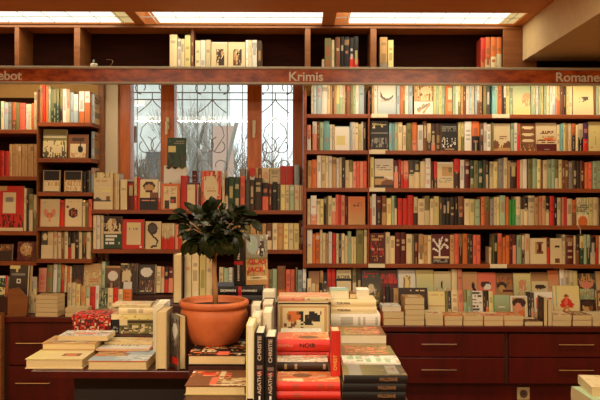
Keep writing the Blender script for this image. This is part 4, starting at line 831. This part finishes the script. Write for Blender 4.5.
for k, (a, b) in enumerate(((3, 9.8), (10.6, 35.4))):
    flat_book(X(a, 4.745), X(b, 4.745), .9005, .9005 + .12, 4.735, .05, 'flat_spine', 'w', ['white boxed set at the picture edge behind the slanted books', 'white boxed set behind the large dark slanted book'][k], 'white sets behind the slanted books', spine='w', round_=0, white=True)

# ---------------------------------------------------------------- display table
TT = .894
tb = empty('display_table', (-.3, 3.0, 0)); tag(tb, 'dark red wooden display table carrying the plant and foreground books', 'table')
def tpart(nm, m, a, b, c, d, e, f, bev=.003): return box(nm, m, a+.3, b+.3, c-3, d-3, e, f, tb, bev)
tx_l, tx_r = X(31, 2.68), X(398, 2.6)
nl, nr = X(183.5, 2.29), X(409.5, 2.29)
tpart('top', M['table'], tx_l, tx_r, 2.68, 3.62, TT-.031, TT, .004)
tpart('front_top', M['table'], nl, nr, 2.275, 2.6795, TT-.031, TT, .004)
tpart('shadow_skirt', M['black_board'], tx_l+.14, tx_r-.03, 2.76, 3.55, .12, TT-.0315)  # black panel put in for the dark shadow under the table
tpart('front_shadow_skirt', M['black_board'], nl+.04, nr-.04, 2.33, 2.755, .12, TT-.0315)  # same painted-black shadow panel below the front top
for a, b in ((tx_l+.02, 3.56), (tx_r-.06, 3.56), (nl+.005, 2.285), (nr-.045, 2.285)):
    tpart('leg', M['table'], a, a+.04, b, b+.04, 0, TT-.0315)
def block(px0, px1, y0, y1, z1, lab, Yp=None):
    Yp = Yp or y0
    o = box('display_block', M['wood_dark'], X(px0, Yp), X(px1, Yp), y0, y1, TT+.0005, z1, None, .002); tag(o, lab, 'display block', 'wooden blocks that lift the table books')
G6 = 'books on the display table'
# two stacks at the open end of the table
flat_book(X(25, 2.70), X(83, 2.70), TT+.0005, Z(360, 2.70), 2.705, .2, 'flat_edge', 'c|G 0 0 1 1 c y|R .5 .14 .74 .46 b|R .54 .2 .7 .4 o|R 0 0 .04 1 t', 'large cream book with small framed picture, lowest of the stack at the table end', G6, hard=True, px=2000)
flat_book(X(42, 2.86), X(96, 2.86), Z(360, 2.70)+.0006, Z(343.8, 2.86), 2.86, .16, 'flat_edge', 't|N .3 .1 1 .9 .5 c b e|R .1 .5 .5 .8 b', 'cream book with a brown photo cover, second up at the table end', G6, hard=True, px=2000)
block(74, 165, 3.06, 3.34, .955, 'dark wooden block under the red speckled box and photo box', 3.1)
z3 = Z(343.8, 2.86) + .0006
flat_book(X(61, 2.93), X(110, 2.93), z3, z3 + .022, 2.90, .12, 'flat_edge', 'w|N 0 0 1 1 .4 e t d|R .4 .3 .7 .7 p', 'magazine with pale mixed pictures, third up at the table end', G6, px=1200)
s = nseed(); bx0, bx1 = X(73, 3.1), X(111, 3.1)
rbx = empty('gift_box', ((bx0+bx1)/2, 3.1, .956)); tag(rbx, 'red speckled cardboard box on the table behind the stacked books', 'box')
def painted_box(nm, x0, x1, y0, y1, z0, z1, spec, par, n=(26, 12)):
    b = MB(); f = painter(spec, nseed()); nu, nv = n
    for i in range(nu):
        for j in range(nv):
            xa, xb_, za, zb_ = x0+(x1-x0)*i/nu, x0+(x1-x0)*(i+1)/nu, z0+(z1-z0)*j/nv, z0+(z1-z0)*(j+1)/nv
            b.quadface([(xa,y0,za),(xb_,y0,za),(xb_,y0,zb_),(xa,y0,zb_)], f((i+.5)/nu, 1-(j+.5)/nv))
            ya, yb_ = y0+(y1-y0)*j/nv, y0+(y1-y0)*(j+1)/nv
            b.quadface([(xa,ya,z1),(xb_,ya,z1),(xb_,yb_,z1),(xa,yb_,z1)], f((i+.5)/nu, .3*(1-(j+.5)/nv)))
    c = f(.03, .9)
    b.quadface([(x0,y1,z0),(x0,y0,z0),(x0,y0,z1),(x0,y1,z1)], c); b.quadface([(x1,y0,z0),(x1,y1,z0),(x1,y1,z1),(x1,y0,z1)], c)
    b.quadface([(x1,y1,z0),(x0,y1,z0),(x0,y1,z1),(x1,y1,z1)], c); b.quadface([(x0,y0,z0),(x0,y1,z0),(x1,y1,z0),(x1,y0,z0)], c)
    return b.weld().build(nm, M['cover'], par)
hw = (bx1-bx0)/2
painted_box('body', -hw, hw, 0, .12, 0, .062, 'r|N 0 .0 1 1 .6 m|N 0 0 1 1 .22 p c m', rbx)
painted_box('lid', -hw-.003, hw+.003, -.003, .123, .0625, .082, 'm|N 0 0 1 1 .5 r|N 0 0 1 1 .15 p', rbx, (26, 5))
flat_book(X(87, 2.68), X(147, 2.68), TT+.0005, Z(362, 2.68), 2.69, .2, 'flat_edge', 'c|R 0 0 1 1 U|N .3 .0 1 .6 .5 w U|R 0 .5 .6 1 t|N 0 .4 .6 1 .5 o b', 'large book with a blue landscape cover, lowest of the second table stack', G6, hard=True, px=2000)
flat_book(X(97, 2.87), X(150.5, 2.87), Z(362, 2.68)+.0006, Z(362, 2.68)+.0085, 2.86, .15, 'flat_edge', 'w|R .0 .0 .06 1 r|R .94 0 1 1 r|R 0 0 1 .03 r|T .3 .2 .6 .8 e', 'thin white book edged in red, second up on the second table stack', G6, spine='r', px=2000)
z4 = Z(362, 2.68) + .0091
flat_book(X(105, 2.95), X(153, 2.95), z4, z4 + .012, 2.945, .1, 'flat_edge', 'c|N 0 0 1 1 .45 t y o s', 'book with a yellowish map cover, top of the second table stack', G6, px=1200)
bx0, bx1 = X(112, 3.1), X(165.5, 3.1)
rb2 = empty('gift_box', ((bx0+bx1)/2, 3.1, .956)); tag(rb2, 'photo-printed box with a dark round motif beside the red speckled box', 'box')
hw = (bx1-bx0)/2
painted_box('body', -hw, hw, 0, .1, 0, .062, 'l|R 0 0 .14 1 k|E .07 .72 .06 .2 e|E .07 .72 .035 .1 k|N .16 .3 1 1 .5 c d t l|R .16 .0 .3 .4 c|R .3 .1 .8 .26 n|N .8 .1 1 .9 .5 k c', rb2, (34, 12))
painted_box('lid', -hw-.003, hw+.003, -.003, .103, .0625, .084, 'c|R .2 0 1 1 y|N 0 .3 1 1 .15 t', rb2, (26, 5))
flat_book(X(119, 3.1), X(164, 3.1), .956+.0845, .956+.115, 3.1, .1, 'flat_spine', 'c|N 0 0 1 1 .2 y t', 'thick cream book lying on the photo-printed box', G6, spine='c', px=900, white=True)
flat_book(X(113, 3.12), X(151, 3.12), .956+.1155, .956+.13, 3.115, .09, 'flat_spine', 'c|N 0 0 1 1 .3 c p', 'thin pinkish book on the thick cream book behind the photo box', G6, spine='c', px=500)
# upright books around the pot
edge_book(X(156.4, 2.69), X(167, 2.69), Z(312, 2.69), TT+.0005, 2.69, .13, 'c|N 0 0 1 1 .2 t', 'thick cream-edged hardback standing on the table edge left of the pot', G6, white=False)
edge_book(X(179.8, 2.685), X(187.2, 2.685), Z(316, 2.69), TT+.0005, 2.682, .08, 'd|G 0 0 1 1 e n|N 0 .1 1 1 .5 k b e|E .5 .3 .3 .14 w|R .1 .8 .9 .92 r', 'hardback with a dark photo cover standing turned beside the pot', G6, yaw=.6, white=False)
edge_book(X(155.5, 2.9), X(166, 2.9), Z(303.5, 2.9), TT+.0005, 2.86, .14, 'w', 'pale topped hardback standing behind the thick cream-edged one', G6)
flat_book(X(185, 2.34), X(246, 2.34), TT+.0005, Z(386.2, 2.34), 2.345, .215, 'flat_edge', 'b|N .5 0 1 .6 .6 c t|R .5 .5 .95 .62 f|N .1 .3 .5 1 .5 r o p|R .1 .4 .4 .5 c|R .08 .95 .2 1 w', 'wide hardback with brown and red patterned cover at the front table edge', G6, hard=True, px=2500)
block(190, 245, 2.575, 2.86, .9425, 'dark wooden block under the book that carries the pot', 2.6)
flat_book(X(188, 2.565), X(246, 2.565), .9432, .9805, 2.568, .3, 'flat_edge', 'k|N 0 0 1 1 .4 c n o|R .8 .3 1 .5 f', 'hardback with a dark patterned cover carrying the terracotta pot', G6, hard=True, px=2500)
edge_book(X(246.6, 2.29), X(254.6, 2.29), Z(325, 2.29), TT+.0005, 2.29, .15, 'y|N 0 0 1 1 .2 c', 'tall cream-edged hardback left of the twin black spines', G6)
for k, (a, b, t) in enumerate(((255.4, 264.9, 333), (265.6, 276.4, 337))):
    x0, x1, zt_ = X(a, 2.275), X(b, 2.275), Z(t, 2.275); H = zt_ - TT - .0005; T = x1 - x0 - .0007
    R = Matrix.Rotation(-PI/2, 4, 'Z') @ Matrix.Rotation(PI/2, 4, 'X')          # text facing -x
    V = Matrix(((0, 0, -1, 0), (-1, 0, 0, 0), (0, 1, 0, 0), (0, 0, 0, 1)))      # text x -> -y , text y -> z, normal -> -x
    U = Matrix(((0, 0, -1, 0), (0, 1, 0, 0), (1, 0, 0, 0), (0, 0, 0, 1)))       # text x -> z, normal -> -x
    U = Matrix(((0, 0, -1, 0), (0, 1, 0, 0), (1, 0, 0, 0), (0, 0, 0, 1)))
    off = -T * .1 - .0008
    tl = [('AGATHA', .0165, 'muted', Matrix.Translation((off, T*.5, H*.28)) @ U, H*.34), ('CHRISTIE', .0165, 'muted', Matrix.Translation((off, T*.5, H*.78)) @ U, H*.36)]
    s = nseed(); W = .15
    def spk(aa, v, s=s):
        if .56 < v < .62 and .25 < aa < .8: return srgb((150, 30, 40))
        if .93 < v < .96 and .35 < aa < .65: return srgb(PAL['w'])
        if .485 < v < .52 and .2 < aa < .8 and hsh(s, v*90) < .9: return srgb((120, 96, 90))
        return srgb((20, 15, 17))
    cov, pg = book_mesh(W, H, T, spk, painter('k|N 0 0 1 1 .1 n', s), hard=True, nz=36)
    mw = Matrix.Translation((x1 - .0003, 2.275 + .004*k, TT + .0005)) @ UP['spine']
    queue(3000, mw, (cov, pg), ['upright black spine with pale capitals touching the tall cream-edged hardback', 'upright black spine with pale capitals touching the red stack'][k], G6, white=True, titles=tl, must=True)
k = 0
for (a, b, t, y, w_, c, lab) in ((252.6, 261.8, 316, 2.47, .14, 'w', 'white-topped hardback behind the tall cream-edged one'), (262.4, 272.6, 312, 2.49, .15, 'e', 'white-topped hardback behind the first of the twin black spines'),
                          (251, 261.4, 305, 2.66, .13, 'G', 'white-topped hardback beside the pot, third row back'), (262.4, 274, 303, 2.68, .14, 'n', 'white-topped hardback with brown cover, third row back'),
                          (263, 275, 291.4, 2.86, .09, 'w', 'white-topped hardback beneath the GLAS cover, last row back')):
    edge_book(X(a, y), X(b, y), Z(t, y), TT+.0005, y, w_, c + '|N 0 0 1 1 .4 t b', lab, G6, px=900)
# red stack
RS = 'red paperback stack on the front of the table'
rx0, rx1 = X(277.2, 2.3), X(341, 2.3)
flat_book(rx0, rx1, TT+.0005, .9215, 2.30, .13, 'flat_spine', 'r|N 0 0 1 1 .2 o', 'lowest red paperback of the red stack, at the picture foot', RS, spine='r', px=2500, round_=.22)
flat_book(rx0, rx1-.001, .922, .9535, 2.302, .135, 'flat_spine', 'o|N 0 0 1 1 .35 f c t|E .6 .4 .2 .16 b|R .1 .1 .3 .4 c', 'second red paperback up in the red stack, orange picture cover on top', RS, spine='r', px=2500, round_=.22)
block(279, 331, 2.455, 2.74, .9515, 'dark wooden block under the rear part of the red stack', 2.46)
flat_book(X(277.2, 2.45), X(328.6, 2.45), .952, .9835, 2.45, .105, 'flat_spine', 'w|N 0 0 1 1 .55 l t d c|R .7 .5 .9 .9 p', 'dark-spined paperback with pale flower photo cover inside the red stack', RS, spine='n', px=2500, round_=.2)
flat_book(X(277.2, 2.57), X(329.6, 2.57), .952, .9955, 2.575, .14, 'flat_spine', 'r', 'plain red paperback under the top book of the red stack', RS, spine='r', px=1500, round_=.15)
TF = Matrix(((0, 0, -1, 0), (0, -1, 0, 0), (-1, 0, 0, 0), (0, 0, 0, 1)))
w = X(330, 2.57) - X(277.2, 2.57)
TS = lambda T, off, H: None
U2 = Matrix(((0, 0, -1, 0), (0, -1, 0, 0), (-1, 0, 0, 0), (0, 0, 0, 1)))   # text reading from top of book down: text x -> -z, text y -> -y(front up)
tl = [('SAKUNTALA', .011, 'pink', Matrix.Translation((-.0078, .0215, w*.84)) @ U2, w*.3), ('NOIR', .022, 'dark', Matrix.Translation((-.0082, .0215, w*.42)) @ U2, w*.3)]
flat_book(X(277.2, 2.57), X(330, 2.57), .996, 1.0395, 2.565, .14, 'flat_spine', 'o|G 0 0 1 1 f o|N 0 0 1 1 .3 c t|E .3 .6 .2 .2 b', 'top book of the red stack with dark title on its red spine', RS, spine='r', px=3000, round_=.18, titles=tl)
Hh = Z(331, 2.37) - .954
tl = [('OVEST', .016, 'gold', Matrix.Translation((-.0035, .017, Hh*.30)) @ Matrix(((0, 0, -1, 0), (0, 1, 0, 0), (1, 0, 0, 0), (0, 0, 0, 1))), Hh*.34)]
spine_book(X(331.6, 2.37), X(341, 2.37), Z(331, 2.37), .954, 2.37, 'r', 'red book standing upright at the end of the red stack beside the black stack', G6, px=2500, must=True, W=.1, titles=tl, hard=True)
# black stack
BS = 'black-spined stack at the table corner'
kx0, kx1 = X(344.5, 2.3), X(408, 2.3)
w = kx1 - kx0
def btl(T): return [('MALLDIANE', .016, 'bronze', Matrix.Translation((-.0036, T*.5, w*.30)) @ U2, w*.28)]
flat_book(kx0-.004, kx1-.006, TT+.0005, .9205, 2.30, .14, 'flat_spine', 'k', 'lowest black-spined paperback at the table corner', BS, spine='k', px=2000, titles=btl(.026))
flat_book(kx0-.003, kx1-.005, .921, .9475, 2.302, .14, 'flat_spine', 'k', 'middle black-spined paperback at the table corner', BS, spine='k', px=2000, titles=btl(.026))
flat_book(kx0, kx1, .948, .9755, 2.30, .15, 'flat_spine', 'e|G 0 0 1 1 l d|R .1 .7 .9 .88 e|N 0 0 1 1 .2 l b|R 0 .1 1 .3 e', 'topmost black-spined paperback with a grey-brown photo cover', BS, spine='k', px=3000, titles=btl(.027))
# pile climbing to the back
WP = 'white pile behind the black stack'
block(347, 394, 2.48, 3.2, .944, 'dark wooden block under the white pile', 2.62)
flat_book(X(343.6, 2.475), X(401, 2.475), .9445, .9765, 2.472, .115, 'flat_spine', 'w|T .05 .1 .95 .9 s .16|N 0 0 1 1 .12 r g|R 0 .5 1 .6 w', 'white cover printed with green and red marks, just behind the black stack', WP, spine='w', px=2000)
flat_book(X(342.4, 2.6), X(396, 2.6), .9445, .9765, 2.595, .17, 'flat_spine', 'b|G 0 0 1 1 b l|N .1 .1 .9 .9 .35 p f t', 'brown cover with pink blossoms, just behind the white printed one', WP, spine='b', px=2000)
flat_book(X(341.4, 2.8), X(386.4, 2.8), .9445, .9765, 2.79, .19, 'flat_edge', 'c', 'cream-edged book under the second blossom cover in the pile', WP, px=600)
flat_book(X(341.4, 2.8), X(386.4, 2.8), .977, 1.0125, 2.79, .2, 'flat_edge', 'b|G 0 0 1 1 b l|N .1 .1 .9 .9 .4 p f t', 'cream-edged book with a brown and pink blossom cover, middle of the pile', WP, px=2000, white=True)
px0, px1 = X(331.4, 3.02), X(376.8, 3.02); w = px1 - px0
tl3 = lambda T: [('TOKARIA', .013, 'dark', Matrix.Translation((-.0028, T*.5, w*.72)) @ U2, w*.3)]
flat_book(px0, px1+.02, .9445, 1.0015, 3.0, .15, 'flat_edge', 'c', 'bottom cream book at the tall back end of the white pile', WP, px=500)
flat_book(px0-.002, px1+.014, 1.002, 1.0625, 3.0, .15, 'flat_spine', 'w', 'thick plain white book in the tall back end of the pile', WP, spine='w', px=2500, white=True)
flat_book(px0, px1, 1.063, 1.0905, 3.01, .15, 'flat_spine', 'c', 'lower cream spine with dark lettering in the white pile', WP, spine='c', px=2500, titles=tl3(.027))
flat_book(px0, px1-.002, 1.091, 1.1205, 3.015, .15, 'flat_spine', 'c', 'upper cream spine with dark lettering in the white pile', WP, spine='c', px=2500, titles=tl3(.029))
flat_book(X(330.6, 3.05), X(349, 3.05), 1.121, 1.158, 3.04, .12, 'flat_tail', 's|G 0 0 1 1 q s|R .1 .1 .9 .3 w', 'pale green-topped small book on the white pile', WP, px=900, white=True)
flat_book(X(357.4, 3.05), X(369.4, 3.05), 1.121, 1.16, 3.04, .1, 'flat_tail', 'w|N 0 0 1 1 .2 c', 'small white book on the end of the white pile', WP, px=700, white=True)
flat_book(X(350, 3.05), X(356.8, 3.05), 1.121, 1.143, 3.05, .1, 'flat_tail', 'b|N 0 0 1 1 .3 t n', 'small brown book between two pale ones on the white pile', WP, px=500)
# behind the red stack
block(282, 329, 2.765, 2.80, .985, 'dark wooden block beneath the white book behind the red stack', 2.77)
block(280, 329, 2.86, 3.16, 1.0, 'dark wooden block beneath the framed picture book behind the red stack', 2.9)
flat_book(X(281, 2.75), X(322, 2.75), .986, 1.032, 2.73, .1, 'flat_edge', 'w|N 0 0 1 1 .15 c e', 'white book lying just behind the top of the red stack', G6, px=1500, white=True)
fo(278.6, 329, 303, 2.865, 1.0005, 'c|R 0 0 1 .06 n|R .03 .1 .97 .96 t|R .08 .16 .92 .94 c|E .56 .5 .28 .24 k|E .3 .45 .14 .2 o|N .1 .3 .9 .9 .25 b c|R .7 .6 .9 .9 c', 'cream-framed picture book with dark and orange image behind the red stack', G6, lean=.05, T=.03, nu=36, nv=18)
fz = 1.0005
flat_book(X(278, 2.96), X(330, 2.96), fz, Z(303.6, 2.96), 2.925, .16, 'flat_edge', 'c', 'thick cream book lying behind the picture book', G6, px=400)
flat_book(X(277, 2.96), X(331, 2.96), Z(303.6, 2.96)+.0006, Z(300.6, 2.96), 2.925, .16, 'flat_spine', 'c', 'thin cream book on the thick one behind the picture book', G6, spine='n', px=600)
flat_book(X(279, 2.96), X(331, 2.96), Z(300.6, 2.96)+.0006, Z(296, 2.96), 2.93, .15, 'flat_spine', 'p|N 0 0 1 1 .5 c t', 'pink book on top of the pile behind the picture book', G6, spine='p/c', px=900)
# dark riser behind the pot with upright blocks of books
block(164, 262.2, 2.985, 3.22, 1.10, 'dark wooden riser at the back of the table behind the pot', 2.99)
G7 = 'books on the riser behind the pot'
RZ2 = 1.1005
edge_book(X(173.2, 3.02), X(182.2, 3.02), Z(254.6, 3.02), RZ2, 3.02, .12, 'n|N 0 0 1 1 .3 b', 'upright cream-edged block at the end of the riser', G7, white=False)
for a in [(184.6, 191.6, 253, 'c', 'first broad cream spine right of the upright cream-edged block'), (192, 199, 252.6, 'c', 'second broad cream spine right of the upright cream-edged block'), (199.8, 206, 252, 'y', 'third broad cream spine, below the plant leaves'), (206.4, 212.4, 250, 'c', 'broad cream spine nearest the plant stem')]:
    spine_book(X(a[0], 3.06), X(a[1], 3.06), Z(a[2], 3.06), RZ2, 3.06, a[3], a[4], G7, px=1200, must=True, W=.13)
lx0, lx1 = X(213.6, 3.02), X(263.8, 3.02)
for k, (z0, z1) in enumerate(((RZ2, 1.139), (1.1395, 1.178))):
    wl = lx1 - lx0
    tl = [('DOMMEN', .014, 'white', Matrix.Translation((-.0042, .019, wl*.7)) @ U2, wl*.3), ('LÖWENHERZ', .011, 'white', Matrix.Translation((-.0042, .019, wl*.28)) @ U2, wl*.3)] if k else []
    s = nseed()
    cov, pg = book_mesh(.15, wl, z1 - z0 - .0007, (lambda a, v: srgb((190, 30, 30)) if .49 < v < .56 else srgb((22, 16, 16))), painter('k', s), hard=True, nz=30)
    mw = Matrix.Translation((lx1, 3.015, z0 + z1 - z0 - .0003)) @ UP['flat_spine']
    queue(1500, mw, (cov, pg), ['lower of two black books with red stripe lying behind the pot rim', 'upper of two black books with red stripe lying behind the pot rim'][k], G7, titles=tl, must=True)
H = Z(240, 3.05) - 1.179; T = X(243.4, 3.05) - X(234.6, 3.05)
s = nseed(); ub = 1.1786
tl = [('LÖWEN', .015, 'white', Matrix.Translation((-.0045, T*.5, H*.76)) @ Matrix(((0,0,-1,0),(0,-1,0,0),(-1,0,0,0),(0,0,0,1))), H*.36), ('DOMMEN', .012, 'white', Matrix.Translation((-.0045, T*.5, H*.28)) @ Matrix(((0,0,-1,0),(0,-1,0,0),(-1,0,0,0),(0,0,0,1))), H*.34)]
cov, pg = book_mesh(.13, H, T, (lambda a, v: srgb((190, 30, 30)) if .46 < v < .54 else srgb((22, 16, 16))), painter('k', s), hard=True, nz=26)
queue(1500, Matrix.Translation((X(243.4, 3.05), 3.03, ub)) @ UP['spine'], (cov, pg), 'black book with red band standing upright on the two black books', G7, titles=tl, must=True)
tl = [('GLAS', .03, 'red', Matrix.Translation((.05, -.001, .1)) @ FACE, .08), ('JACK', .03, 'red', Matrix.Translation((.045, -.001, .066)) @ FACE, .075)]
face_book(X(246.4, 3.05), X(246.4, 3.05) + .098, Z(235, 3.05), ub, 3.035, 't|R 0 0 1 .44 e|E .3 .2 .26 .18 U|E .72 .32 .14 .12 n|E .75 .18 .1 .06 d|N 0 0 1 .4 .25 s w|R 0 .44 1 .5 l|R 0 .5 1 1 t|N 0 .5 1 .9 .2 c l|R .05 .82 .95 .9 c|T .1 .84 .9 .88 d', 'photo cover with red letters GLAS standing right of the black book', G7, lean=.03, yaw=.30, px=2500, T=.03, spine='t/b', titles=tl, nu=24, nv=40)

# ---------------------------------------------------------------- potted plant
PX, PY, PZ = X(214.5, 2.8), 2.8, .981
pl = empty('potted_plant', (PX, PY, PZ)); tag(pl, 'bushy dark-leaved plant in a round terracotta pot among the foreground books', 'plant')
prof = [(.0, .0), (.088, .0), (.094, .006), (.112, .04), (.125, .075), (.132, .105), (.1335, .128), (.130, .146), (.125, .154), (.127, .158), (.1355, .162), (.1385, .170), (.1385, .178), (.136, .185), (.130, .188), (.125, .186), (.122, .178), (.120, .15)]
prof = [(r*1.0, z*.905) for r, z in prof]
MB().lathe(prof, 64).build('pot', M['terracotta'], pl, smooth=True)
MB().lathe([(.0, .143), (.06, .147), (.1195, .143)], 32).build('soil', M['soil'], pl, smooth=True)
q = random.Random(11)
stem = MB(); ppx = lambda px, py, dy=0: Vector((X(px, PY+dy) - PX, dy, Z(py, PY+dy) - PZ))
stem.tube([ppx(216, 306) * 1, ppx(215.6, 290), ppx(214.4, 272), ppx(214.8, 256)], .011, 10, .009)
tips = []
for (px, py, dy) in ((190, 222, -.02), (199, 219, .05), (208, 217, -.04), (222, 217, .03), (235, 219, -.03), (243, 222, .02), (189, 235, .03), (200, 241, -.06), (228, 238, -.05), (240, 230, 0), (214, 228, -.08), (214, 223, .08), (204, 233, .07), (228, 230, .08), (219, 240, -.07), (207, 241, .0), (193, 229, -.06), (236, 226, -.06)):
    a = ppx(214.8, 258); e = ppx(px, py, dy); m = (a + e) / 2 + Vector((q.uniform(-.01, .01), 0, .03))
    stem.tube([a, m, e], .0045, 6, .002); tips.append((a, m, e))
stem.build('stem', M['bark'], pl, smooth=True)
fol = MB()
def leaf(base, dirv, L, Wd, up):
    d = dirv.normalized(); side = d.cross(up).normalized(); n = side.cross(d).normalized(); N = 7
    rows_ = []
    for i in range(N + 1):
        t = i / N; wdt = Wd * (math.sin(PI * t ** 1.15) ** .75) * .5 if 0 < i < N else .0006
        c = base + d * (L * t) - n * (.28 * L * (t * t)) 
        rows_.append((c - side * wdt + n * wdt * .35, c, c + side * wdt + n * wdt * .35))
    for r0, r1 in zip(rows_, rows_[1:]):
        for k in (0, 1): fol.quadface([r0[k], r0[k+1], r1[k+1], r1[k]])
def put(base, dirv, L=None, up=None):
    L = L or q.uniform(.044, .062)
    pet = base + dirv.normalized() * .012
    fol.tube([base, pet], .0012, 4)
    leaf(pet, dirv, L, L * q.uniform(.58, .72), up or Vector((q.uniform(-.4, .4), q.uniform(-.7, .1), 1)).normalized())
for (a, m, e) in tips:
    out = (e - m).normalized()
    for k in range(9):
        t = q.uniform(.3, 1.0); b = a.lerp(m, t*2) if t < .5 else m.lerp(e, t*2-1)
        dv = out * .5 + Vector((q.uniform(-1, 1), q.uniform(-1, .7), q.uniform(-1.0, .4)))
        put(b, dv)
    for k in range(3): put(e, out * .8 + Vector((q.uniform(-.7, .7), q.uniform(-.7, .4), q.uniform(-.3, .6))))
for (px, py, dx, dz) in ((196, 243, -.3, -1), (203, 240, .1, -1), (219, 243, .2, -1), (214, 244, -.1, -1), (190, 244, -.4, -1), (234, 238, .4, -.8), (226, 243, .2, -1), (210, 246, .0, -1), (232, 244, .3, -1)):
    put(ppx(px, py - 6, -.08), Vector((dx, -.25, dz)), .062, Vector((0, -1, .1)))
for (px, py, dx, dz) in ((190, 214, -1, .3), (186, 218, -.9, .1), (214, 214, -.1, 1), (212, 214, .4, .8), (232, 212, .8, .3), (240, 214, 1, .1), (248, 220, .8, -.5), (196, 216, -.5, .8)):
    put(ppx(px, py, -.03), Vector((dx, -.3, dz)), .058, Vector((0, -.6, .8)))
fol.build('foliage', M['leaf'], pl, smooth=True)

# ---------------------------------------------------------------- stack on a stool in the near right-hand corner
SY = 2.9
st = empty('stool', (X(640, SY), SY + .12, 0)); tag(st, 'low dark stool under the cream books in the near corner', 'stool')
MB().box(-.24, .24, -.16, .16, .60, .63).build('seat', M['table'], st, .004)
for sx in (-1, 1):
    for sy in (-1, 1): MB().box(sx*.2-.018, sx*.2+.018, sy*.12-.018, sy*.12+.018, 0, .5995).build('leg', M['table'], st)
CS = 'cream books on the stool'
zA = [.6305, .655, Z(398.5, SY), Z(389, SY)]
for k in range(3):
    x0 = X([594, 592, 600][k], SY)
    flat_book(x0, x0 + .30, zA[k], zA[k+1] - .0006, SY + [0, 0, .03][k], .21, 'flat_edge', ['y', 'y|G 0 0 1 1 y s', 'c|N 0 0 1 1 .12 t'][k], ['bottom cream book of the stack on the low stool', 'middle cream book of the stack on the low stool, yellow-green cover', 'top cream book of the stack on the low stool'][k], CS, px=2000, yaw=[.05, .02, -.12][k])

# ---------------------------------------------------------------- write all books out
M['muted'] = mat('title_muted', (196, 172, 152), 0.6); M['white'] = mat('title_white', (232, 224, 208), 0.6); M['black'] = mat('title_black', (16, 14, 14), 0.6)
M['red'] = mat('title_red', (196, 30, 26), 0.6); M['dark'] = mat('title_dark', (60, 20, 18), 0.6); M['gold'] = mat('title_gold', (224, 170, 90), 0.6)
M['pink'] = mat('title_pink', (232, 150, 120), 0.6); M['bronze'] = mat('title_bronze', (140, 100, 66), 0.6)
emit_books(300)

# ---------------------------------------------------------------- light
def area(name, loc, sx, sy, power, col=(1, .74, .42), rot=(0, 0, 0), spread=None):
    l = bpy.data.lights.new(name, 'AREA'); l.shape = 'RECTANGLE'; l.size = sx; l.size_y = sy; l.energy = power; l.color = col
    if spread: l.spread = spread
    o = bpy.data.objects.new(name, l); o.location = loc; o.rotation_euler = rot; COL.objects.link(o); return o
WL = (1.0, .83, .565)
# tubes hidden behind the sign board
for k, (a, b) in enumerate(((-40, 112), (305, 640))):
    t = empty('mounted_tube_lamp', ((X(a, 4.6)+X(b, 4.6))/2, 4.615, fz0 + .035)); tag(t, ['tube lamp behind the sign board above the tower', 'tube lamp behind the sign board above the wide bookcase'][k], 'lamp', 'tube lamps behind the sign board')
    hw = (X(b, 4.6)-X(a, 4.6))/2
    MB().box(-hw, hw, -.02, .02, .012, .03).build('housing', M['louver'], t)
    MB().tube([(-hw+.02, 0, 0), (hw-.02, 0, 0)], .011, 10).build('tube', M['tube'], t)
    area('tube_light', (t.location.x, 4.62, fz0 + .012), hw*2-.05, .03, TUBE[k], (1, .86, .64), (math.radians(28), 0, 0))
# ceiling lamps of the shop floor
for k, (x, y, ln) in enumerate(((-1.25, .4, 2.2), (1.5, .4, 1.6), (-1.0, 2.75, 1.5), (1.1, 2.75, 1.5))):
    r = empty('shop_ceiling_light', (x, y, CEIL)); tag(r, ['long ceiling lamp behind the viewer over the window side', 'ceiling lamp behind the viewer over the bookcase side', 'ceiling lamp above the display table', 'ceiling lamp above the aisle by the wide bookcase'][k], 'ceiling light', 'lamps over the shop floor')
    MB().box(-ln/2-.02, ln/2+.02, -.1, .1, -.03, -.0005).build('housing', M['louver'], r)
    MB().box(-ln/2, ln/2, -.08, .08, -.085, -.0305).build('diffuser', M['shop_lamp'], r)
    area('shop_light', (x, y, CEIL - .09), ln, .16, SHOP[k], WL)
for a, b in strips: area('strip_light', ((a+b)/2, (LY0+LY1)/2, CEIL - .002), b-a-.1, LY1-LY0-.02, STRIP, WL)
wd = bpy.data.worlds.new('daylight'); SC.world = wd; wd.use_nodes = True
bg = wd.node_tree.nodes['Background']; bg.inputs['Color'].default_value = srgb((226, 238, 236)) + (1,); bg.inputs['Strength'].default_value = 1.5
# ---------------------------------------------------------------- camera
cam = bpy.data.cameras.new('camera'); cam.sensor_width = 36; cam.lens = 36 * F / 600; cam.clip_start = .05
co = bpy.data.objects.new('camera', cam); COL.objects.link(co)
co.matrix_world = Matrix.Translation((0, 0, EYE)) @ Matrix.Rotation(PI/2, 4, 'X') @ Matrix.Rotation(math.radians(.18), 4, 'Z')
SC.camera = co
SC.view_settings.view_transform = 'Standard'; SC.view_settings.look = 'None'; SC.view_settings.gamma = 1; SC.view_settings.use_curve_mapping = False
SC.view_settings.exposure = 0.3
SC.cycles.use_denoising = True
